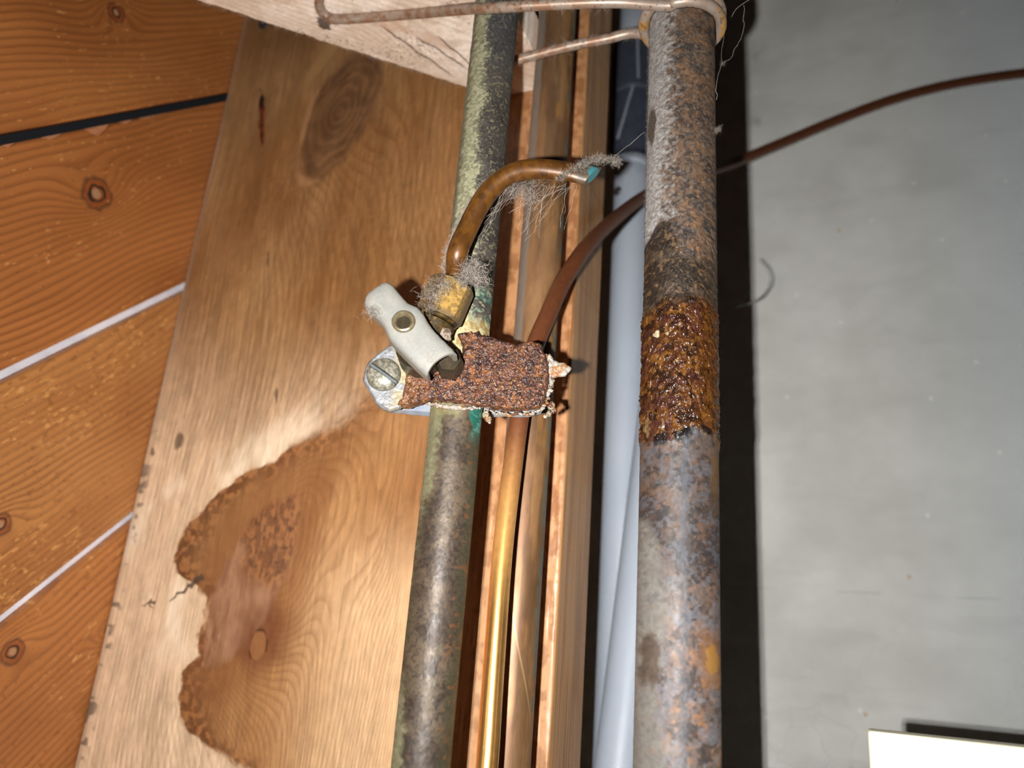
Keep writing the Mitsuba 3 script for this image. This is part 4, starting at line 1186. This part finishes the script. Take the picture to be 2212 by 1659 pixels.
mat('old_brass', brass_col, 0.38, 0.5, 0.55, bump=rust_bump, scale=0.00006, eps=1.5e-4)
ax = E1 * 0.29 + E2 * 0.955 + E3 * 0.06
ax /= np.linalg.norm(ax)
axl = np.array([0.29, 0.955, 0.06])
axl /= np.linalg.norm(axl)
nc = cl(963, 650, 0.0085)
ncl = np.array([nc[0], nc[1], 0.0085])
bl_ = lathe([(0, 0), (0.0062, 0), (0.0066, 0.0006), (0.0066, 0.0105), (0.0058, 0.0118), (0.0044, 0.0122), (0.0044, 0.0150), (0.0036, 0.0155), (0, 0.0155)], 48).translate([bodyc[0] + 0.0025, bodyc[1] - 0.0035, 0.001])
arm = m3.Manifold.cylinder(0.020, 0.0046, 0.0046, 40)
Rl = rot_to(axl)
am = arm.to_mesh()
arm = mani(am.vert_properties[:, :3] @ Rl.T + (ncl - axl * 0.021), am.tri_verts)
hull_ = m3.Manifold.batch_hull([m3.Manifold.sphere(0.0050, 32).translate([bodyc[0] + 0.0025, bodyc[1] - 0.0035, 0.006]), m3.Manifold.sphere(0.0044, 32).translate(list(ncl - axl * 0.0135))])
bq = cl(978, 783, 0.010)
boss = lathe([(0, 0), (0.0042, 0), (0.0042, 0.0085), (0.0034, 0.0095), (0, 0.0095)], 6).translate([bq[0] - 0.0012, bq[1] + 0.0006, 0.001])
obj('valve_body', inframe(bl_ + arm + hull_ + boss), 'old_brass', V, smooth=30, label='grimy brass valve body behind the handle')
stem = lathe([(0, 0), (0.0020, 0), (0.0020, 0.0075), (0, 0.0075)], 24).translate([hub[0], hub[1], 0.0125])
obj('stem', inframe(stem), 'old_brass', V, smooth=30)

NR, NH = 0.0071, 0.0116
tr_ = np.cross(axl, [0, 0, 1.0])
tr_ /= np.linalg.norm(tr_)
fr_ = np.cross(tr_, axl)                             # towards the camera's side
facet = tr_ * math.sin(math.radians(17)) + fr_ * math.cos(math.radians(17))   # the golden flat faces here
fl_ = Rl.T @ facet
HEXROT = math.degrees(math.atan2(fl_[1], fl_[0])) + 30.0
# compression nut
def nut_col(p, n, uv):
    a, b, h = lc(p)
    f = fbm(a * 1200, b * 1200, h * 1200, 3)
    c = mixc(C(222, 176, 92, KV * 0.82), C(200, 156, 80, KV * 0.82), smoothstep(0.35, 0.65, f))
    d = smoothstep(0.52, 0.62, fbm(a * 1100 + 3, b * 1100, h * 1100, 2))
    c = mixc(c, C(112, 90, 54, KV), d * 0.5)
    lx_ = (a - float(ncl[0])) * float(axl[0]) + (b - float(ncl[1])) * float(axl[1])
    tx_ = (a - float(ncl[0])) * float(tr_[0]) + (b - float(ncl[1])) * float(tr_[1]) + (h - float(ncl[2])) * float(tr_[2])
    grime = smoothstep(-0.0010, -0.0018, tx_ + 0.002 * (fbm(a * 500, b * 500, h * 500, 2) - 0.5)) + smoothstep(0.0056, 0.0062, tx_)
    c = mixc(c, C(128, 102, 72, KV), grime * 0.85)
    return mixc(c, C(120, 104, 88, KV), smoothstep(0.0040, 0.0056, dr.abs(lx_)) * 0.7)


mat('nut_brass', nut_col, 0.36, 0.5, 0.15, bump=rust_bump, scale=0.00004, eps=1.5e-4)
hexa = m3.Manifold.cylinder(NH, NR, NR, 6).rotate([0, 0, HEXROT]).translate([0, 0, -NH / 2])
cham = lathe([(0, -NH / 2), (NR * 0.87, -NH / 2), (NR * 1.02, -NH / 2 + 0.0006), (NR * 1.02, NH / 2 - 0.0009), (NR * 0.86, NH / 2), (0, NH / 2)], 64)
nut = hexa ^ cham
bore = m3.Manifold.cylinder(0.004, 0.0034, 0.0034, 32).translate([0, 0, NH / 2 - 0.0025])
nut = nut - bore
NK = obj('compression_nut', inframe(placed(nut, Rl, ncl)), 'nut_brass', V, smooth=20, label='six-sided brass compression nut with one bright golden flat')
col = lathe([(0, -NH / 2 - 0.0030), (0.0054, -NH / 2 - 0.0030), (0.0058, -NH / 2 - 0.0024), (0.0058, -NH / 2 - 0.0016), (0.0052, -NH / 2 - 0.0012), (0.0061, -NH / 2 - 0.0008), (0.0061, -NH / 2 - 0.0001), (0, -NH / 2 - 0.0001)], 48)
obj('collar', inframe(placed(col, Rl, ncl)), 'old_brass', NK, smooth=30, label='ringed brass collar under the nut')
q = cl(957, 716, 0.0115)
mat('lime', lambda p, n, uv: mixc(C(206, 186, 164, KV), C(128, 104, 82, KV), smoothstep(0.35, 0.65, fbm(p.x * 900, p.y * 900, p.z * 900, 3))), 0.7, 0.3)
obj('lime_deposit', inframe(lump([q[0], q[1], 0.0098], 0.0024, 77, (1.1, 1.3, 0.7))), 'lime', V, smooth=True, label='pale lumpy deposit below the nut')

# ---- handle: a pressed grey bar, hollow behind, tilted towards the lower right
HH = 0.0205


def c8(pts):
    return [(760 + x / 4.88, 580 + y / 4.88) for x, y in pts]


outl = c8([(125, 290), (150, 235), (215, 185), (300, 130), (345, 116), (395, 124), (430, 152), (500, 240), (585, 335), (690, 380), (745, 440), (800, 540), (850, 610), (960, 730), (1060, 820), (1105, 880), (1060, 905), (960, 960), (880, 1030), (845, 1085), (790, 1110), (740, 1075), (640, 980), (540, 880), (440, 780), (375, 700), (330, 590), (280, 520), (200, 450), (140, 390), (118, 340)])
hp = clp(outl, HH).buffer(0.0006).buffer(-0.0012).buffer(0.0006)
hd = cl(950, 778, HH) - cl(812, 625, HH)
hd /= np.linalg.norm(hd)
hq = np.array([-hd[1], hd[0]])
eL, eR = cl(*c8([(790, 1110)])[0], HH), cl(*c8([(1105, 880)])[0], HH)      # the two corners of the open end
hx = hp.union(Polygon([eL - hd * 0.006, eL + hd * 0.004, eR + hd * 0.004, eR - hd * 0.006])).buffer(-0.0005).buffer(0.0005)
hx = Polygon(hx.exterior)


def h_top(pts, d):
    r = 0.0036
    e = np.clip(d / r, 0, 1)
    return HH - r * 0.62 + r * 0.62 * np.sqrt(1 - (1 - e) ** 2)


hm = slab(hx, h_top, lambda p, d: HH - 0.0072 + 0 * d, 0.00035, 4)
hman = mani(hm.vertices, hm.faces)
inner = hx.buffer(-0.0010)
inn = slab(inner, lambda p, d: h_top(p, d + 0.0010) - 0.0012, lambda p, d: HH - 0.0090 + 0 * d, 0.00045, 3)
inn = mani(inn.vertices, inn.faces)
em = (eL + eR) / 2
ang = math.degrees(math.atan2((eR - eL)[1], (eR - eL)[0]))
endcut = m3.Manifold.cube([0.03, 0.012, 0.02], True).translate([0, -0.006, 0]).rotate([0, 0, ang]).translate([em[0], em[1], HH - 0.004])
scoop = m3.Manifold.cylinder(0.02, 0.0105, 0.0105, 64, True).translate([0.0, -0.0091, 0]).rotate([0, 0, ang]).translate([em[0], em[1], HH - 0.004])
keepc = m3.Manifold.cylinder(0.01, 0.0036, 0.0036, 32).translate([hub[0], hub[1], HH - 0.009])
well = m3.Manifold.cylinder(0.006, 0.0021, 0.0021, 48).translate([hub[0], hub[1], HH - 0.0021])
hman2 = hman - (inn - keepc) - endcut - scoop - well


def handle_col(p, n, uv):
    a, b, h = lc(p)
    f = fbm(a * 500, b * 500, h * 500, 3)
    g = fbm(a * 2200, b * 2200, h * 2200, 2)
    c = mixc(C(206, 202, 190, 3.2), C(198, 196, 188, 3.2), smoothstep(0.35, 0.65, f))
    low = smoothstep(HH - 0.0014, HH - 0.0035, h)
    c = mixc(c, C(172, 160, 136, 3.2), low * 0.75)
    return c * (0.92 + 0.16 * g)


mat('cast_zinc', handle_col, 0.5, 0.4, 0.0, bump=lambda p, n, uv: fbm(p.x * 1800, p.y * 1800, p.z * 1800, 2), scale=0.00005, eps=1.5e-4)
# tilt a little about the cross direction so that the far end shows its hollow
hmm = hman2.to_mesh()
hv = np.asarray(hmm.vert_properties[:, :3], float)
H = obj('handle', inframe(mesh_of(hv, hmm.tri_verts)), 'cast_zinc', V, smooth=38, label='flat grey metal bar handle with rolled edges')
mat('rivet_well', lambda p, n, uv: mixc(C(110, 96, 72, 2.6), C(60, 52, 42, 2.6), noise(p.x * 1200, p.y * 1200, p.z * 1200)), 0.35, 0.5, 0.4)
mat('rivet_brass', lambda p, n, uv: mixc(C(214, 196, 158, 2.6), C(170, 150, 116, 2.6), noise(p.x * 1200, p.y * 1200, p.z * 1200)), 0.3, 0.5, 0.6)
RV = 0.00325
riv = lathe([(0, 0), (RV, 0), (RV * 1.02, 0.0004), (RV * 0.96, 0.0010), (RV * 0.82, 0.0012), (RV * 0.66, 0.0008), (RV * 0.58, 0.0000), (RV * 0.30, -0.0004), (RV * 0.22, 0.0002), (RV * 0.1, 0.0004), (0, 0.0004)], 48) if False else None
ring = lathe([(RV * 0.56, -0.0008), (RV, -0.0008), (RV * 1.02, 0.0003), (RV * 0.95, 0.0009), (RV * 0.82, 0.0011), (RV * 0.68, 0.0007), (RV * 0.57, -0.0002)], 56)
cup = lathe([(0, -0.0022), (RV * 0.62, -0.0022), (RV * 0.62, -0.0003), (RV * 0.50, -0.0013), (RV * 0.36, -0.0016), (RV * 0.30, -0.0010), (RV * 0.18, -0.0008), (RV * 0.12, -0.0015), (0, -0.0016)], 40)
obj('rivet', inframe(placed(ring, np.eye(3), [hub[0], hub[1], HH])), 'rivet_brass', H, smooth=35, label='hollow brass rivet in the middle of the handle')
obj('rivet_centre', inframe(placed(cup, np.eye(3), [hub[0], hub[1], HH])), 'rivet_well', H, smooth=35)
# embossed marks: a crossed stroke at the upper end, two small rings at the lower
marks = []
for (a, b) in (((215, 305), (335, 235)), ((262, 318), (320, 292)), ((268, 262), (295, 308)), ((300, 228), (312, 250))):
    p0, p1 = cl(*c8([a])[0], HH), cl(*c8([b])[0], HH)
    z0 = [float(h_top(None, np.array([hx.exterior.distance(Point(*p0))]))[0]), float(h_top(None, np.array([hx.exterior.distance(Point(*p1))]))[0])]
    marks.append(tube(spline([[*p0, z0[0]], [*((p0 + p1) / 2), sum(z0) / 2 + 0.00003], [*p1, z0[1]]], 8), 0.00013, 8))
for (x, y, r) in ((865, 850, 25), (835, 895, 28), (825, 970, 25)):
    th = np.linspace(0, 2 * np.pi, 25)
    pp_ = []
    for t_ in th:
        q = cl(760 + (x + r * math.cos(t_)) / 4.88, 580 + (y + r * math.sin(t_)) / 4.88, HH)
        pp_.append([*q, float(h_top(None, np.array([hx.exterior.distance(Point(*q))]))[0])])
    marks.append(tube(spline(pp_, 40), 0.00011, 6))
obj('embossed_marks', inframe(trimesh.util.concatenate(marks)), 'cast_zinc', H, smooth=True, label='worn raised marks cast into the handle')
tag(V, 'rusted saddle valve clamped on the copper pipe with grey bar handle and brass nut', 'valve')

# ---- cut-off 6 mm tube out of the nut
n0 = base + FR @ (ncl + axl * (NH / 2 - 0.004))
n1 = base + FR @ (ncl + axl * (NH / 2 + 0.002))
tp = [n0, n1] + [at(*q) for q in ((988, 548, 0.2265), (1010, 495, 0.2295), (1040, 437, 0.2315), (1072, 398, 0.2325), (1112, 373, 0.233), (1160, 365, 0.2335), (1210, 368, 0.2335), (1250, 375, 0.233), (1280, 381, 0.2325))]
tpp = spline(tp, 160)
kk = np.linspace(0, 1, 160)
rad = 0.0031 + 0.0003 * np.clip((kk - 0.85) / 0.15, 0, 1)
sq = 1 - 0.38 * np.clip((kk - 0.62) / 0.3, 0, 1)


END = at(1281, 379, 0.2325)


def stub_col(p, n, uv):
    x, y, z = loc(p)
    f = fbm(x * 500, y * 500, z * 500, 3)
    c = mixc(C(150, 96, 34, 2.6), C(122, 76, 30, 2.6), smoothstep(0.35, 0.65, f))
    e = dr.sqrt(dr.square(x - float(END[0])) + dr.square(y - float(END[1])) + dr.square(z - float(END[2])))
    c = mixc(c, C(70, 44, 26, 2.6), smoothstep(0.64, 0.72, noise(x * 300, y * 300, z * 300)) * 0.5)
    c = mixc(c, C(130, 140, 130, 2.6), smoothstep(0.0075, 0.004, e + 0.004 * (f - 0.5)) * 0.4)
    c = mixc(c, C(96, 186, 196, 2.6), smoothstep(0.0029, 0.0023, e + 0.0012 * (f - 0.5)))
    return c


mat('stub_copper', stub_col, 0.40, 0.5, 0.25)
stub = tube(tpp, rad, 24, True, (sq, (at(1200, 300, 0.23) - at(1200, 400, 0.23)) * 0 + E3))
# shear the end cut
sv = stub.vertices.copy()
tang = tpp[-1] - tpp[-6]
tang /= np.linalg.norm(tang)
upv = np.array([1.0, 0, 0]) - tang * tang[0]
upv /= np.linalg.norm(upv)
s_ = (sv - tpp[-1]) @ tang
wgt = np.clip((s_ + 0.008) / 0.008, 0, 1)
sv += tang[None] * (((sv - tpp[-1]) @ upv) * 0.55 * wgt)[:, None]
sk = obj('copper_tube', mesh_of(sv, stub.faces), 'stub_copper', smooth=45, label='short bent copper tube from the brass nut, cut off with a turquoise end', cat='tube')

# ================================================================== COBWEB, LINT, BOX
def clump(center, r, n_, seed, length, rad_=0.00004, squash=(1, 1, 1)):
    rng_ = np.random.default_rng(seed)
    d_ = rng_.normal(0, 1, (n_, 3))
    d_ /= np.linalg.norm(d_, axis=1, keepdims=True)
    ro = center + d_ * (r * rng_.uniform(0.1, 1, n_) ** 0.6)[:, None] * np.array(squash)
    return fibres(ro, rng_.normal(0, 1, (n_, 3)), length, rad_, seed, 6, 1.0)


parts = [clump(at(1022, 588, 0.2175), 0.0040, 750, 1, 0.0032, 0.000045), clump(at(1000, 604, 0.215), 0.0024, 180, 2, 0.0026), clump(at(1038, 600, 0.220), 0.0026, 220, 3, 0.0026)]
obj('lint_clump', trimesh.util.concatenate(parts), fz, smooth=True, kind='stuff', label='fluffy grey tuft of lint caught between the brass nut and the copper pipe', cat='lint')
parts = [clump(at(930, 640, 0.2085), 0.0036, 240, 4, 0.003, 0.00003, (1.6, 0.5, 1)), clump(at(960, 618, 0.2085), 0.0026, 160, 5, 0.0026, 0.00003), clump(at(800, 672, 0.2035), 0.0018, 60, 6, 0.0032, 0.00003)]
obj('lint', trimesh.util.concatenate(parts), fz, V, smooth=True, kind='stuff', label='thin grey lint')
# lint lying along the upper sides of the cut tube
rng = np.random.default_rng(31)
i_ = rng.integers(12, 90, 1700)
up_ = np.array([0, 0, 1.0])
ro = tpp[i_] + up_ * 0.0031 + rng.normal(0, 0.0004, (len(i_), 3))
obj('lint', fibres(ro, np.tile(up_, (len(i_), 1)) + (tpp[i_ + 1] - tpp[i_]) * 800, 0.0020, 0.000045, 33, 5, 0.7), fz, sk, smooth=True, kind='stuff', label='line of grey lint on the upper side')
# a fluffy strand over the tube's end, and threads below the bend
st = spline([at(*q) for q in ((1205, 385, 0.2285), (1240, 365, 0.2280), (1270, 350, 0.2285), (1300, 343, 0.2300), (1328, 347, 0.2320), (1336, 352, 0.233))], 300)
i_ = rng.integers(0, 300, 1100)
parts = [fibres(st[i_] + rng.normal(0, 0.00055, (1100, 3)), rng.normal(0, 1, (1100, 3)), 0.0016, 0.00004, 35, 5, 0.9)]
obj('lint_strand', trimesh.util.concatenate(parts), fz, smooth=True, kind='stuff', label='fluffy grey strand lying over the turquoise end of the cut tube', cat='lint')
threads = []


def web(pts_, r_=0.00005, wob=0.0006, seed=0, n_=40):
    p_ = spline([at(*q) for q in pts_], n_)
    p_ = p_ + wob * (np.stack([meshkit.noise(p_ * 500, seed + k) for k in range(3)], 1) - 0.5)
    threads.append(tube(p_, r_, 4))


rng = np.random.default_rng(44)
for k in range(46):
    a = (1060 + rng.uniform(0, 190), 400 + rng.normal(0, 4), 0.2315)
    b = (a[0] - rng.uniform(10, 90), a[1] + rng.uniform(20, 120), 0.240)
    web([a, ((a[0] + b[0]) / 2 + rng.normal(0, 8), (a[1] + b[1]) / 2 + rng.normal(0, 8), 0.236), b], 0.000035, 0.001, k, 24)
cw = [clump(at(1108, 400, 0.2345), 0.0030, 260, 7, 0.0042, 0.000035), clump(at(1140, 415, 0.237), 0.0040, 240, 8, 0.0050, 0.00003, (1.4, 1, 1))]
obj('cobweb', trimesh.util.concatenate(threads + cw), fz, smooth=True, kind='stuff', label='tangled dusty cobweb hanging below the bend of the cut tube', cat='cobweb')
threads = []
web([(1625, -4, 0.27), (1592, 18, 0.27), (1580, 36, 0.27)], 0.00006)
web([(1608, 8, 0.27), (1607, 45, 0.268), (1600, 85, 0.266), (1575, 128, 0.262), (1560, 140, 0.26), (1550, 175, 0.256), (1546, 215, 0.253)], 0.00007, 0.0012, 3, 60)
web([(1560, 140, 0.26), (1558, 120, 0.26), (1562, 85, 0.262), (1566, 40, 0.264)], 0.00004)
web([(1340, 338, 0.24), (1300, 348, 0.232)], 0.00004)
web([(1392, 285, 0.236), (1360, 312, 0.236), (1325, 340, 0.233)], 0.00005)
cw = [clump(at(1561, 138, 0.26), 0.0008, 40, 9, 0.0012, 0.00003), clump(at(1549, 280, 0.231), 0.0012, 60, 10, 0.0016, 0.00003)]
obj('cobweb', trimesh.util.concatenate(threads + cw), fz, smooth=True, kind='stuff', label='thin cobweb threads in the dark gap right of the wire loop', cat='cobweb')
threads = []
web([(1640, 560, 0.50), (1660, 585, 0.495), (1664, 610, 0.49), (1648, 638, 0.48), (1620, 655, 0.47), (1590, 662, 0.46)], 0.0005, 0.0, 2, 40)
mat('thread_grey', C(132, 132, 128, 0.6), 0.8, 0.2)
obj('loose_thread', threads[0], 'thread_grey', smooth=True, label='curled grey thread hanging in front of the wall, right of the rusty pipe', cat='thread')
# fine lint on the pipe2 tube
lo = at(1875, 1578, 0.200)
mat('cream_card', C(255, 250, 222, 1.35), 0.6, 0.3)
box_ = rounded_box((lo[0] - 0.30, lo[1], lo[2] - 0.16), (lo[0], lo[1] + 0.010, lo[2]), 0.0008, 4)
lid = rounded_box((lo[0] - 0.301, lo[1] + 0.0015, lo[2] - 0.16), (lo[0] - 0.0007, lo[1] + 0.012, lo[2] - 0.0285), 0.0006, 3)
obj('board', box_ + lid, 'cream_card', smooth=30, label='blank cream white board at the lower right corner, bleached by the flash', cat='board')
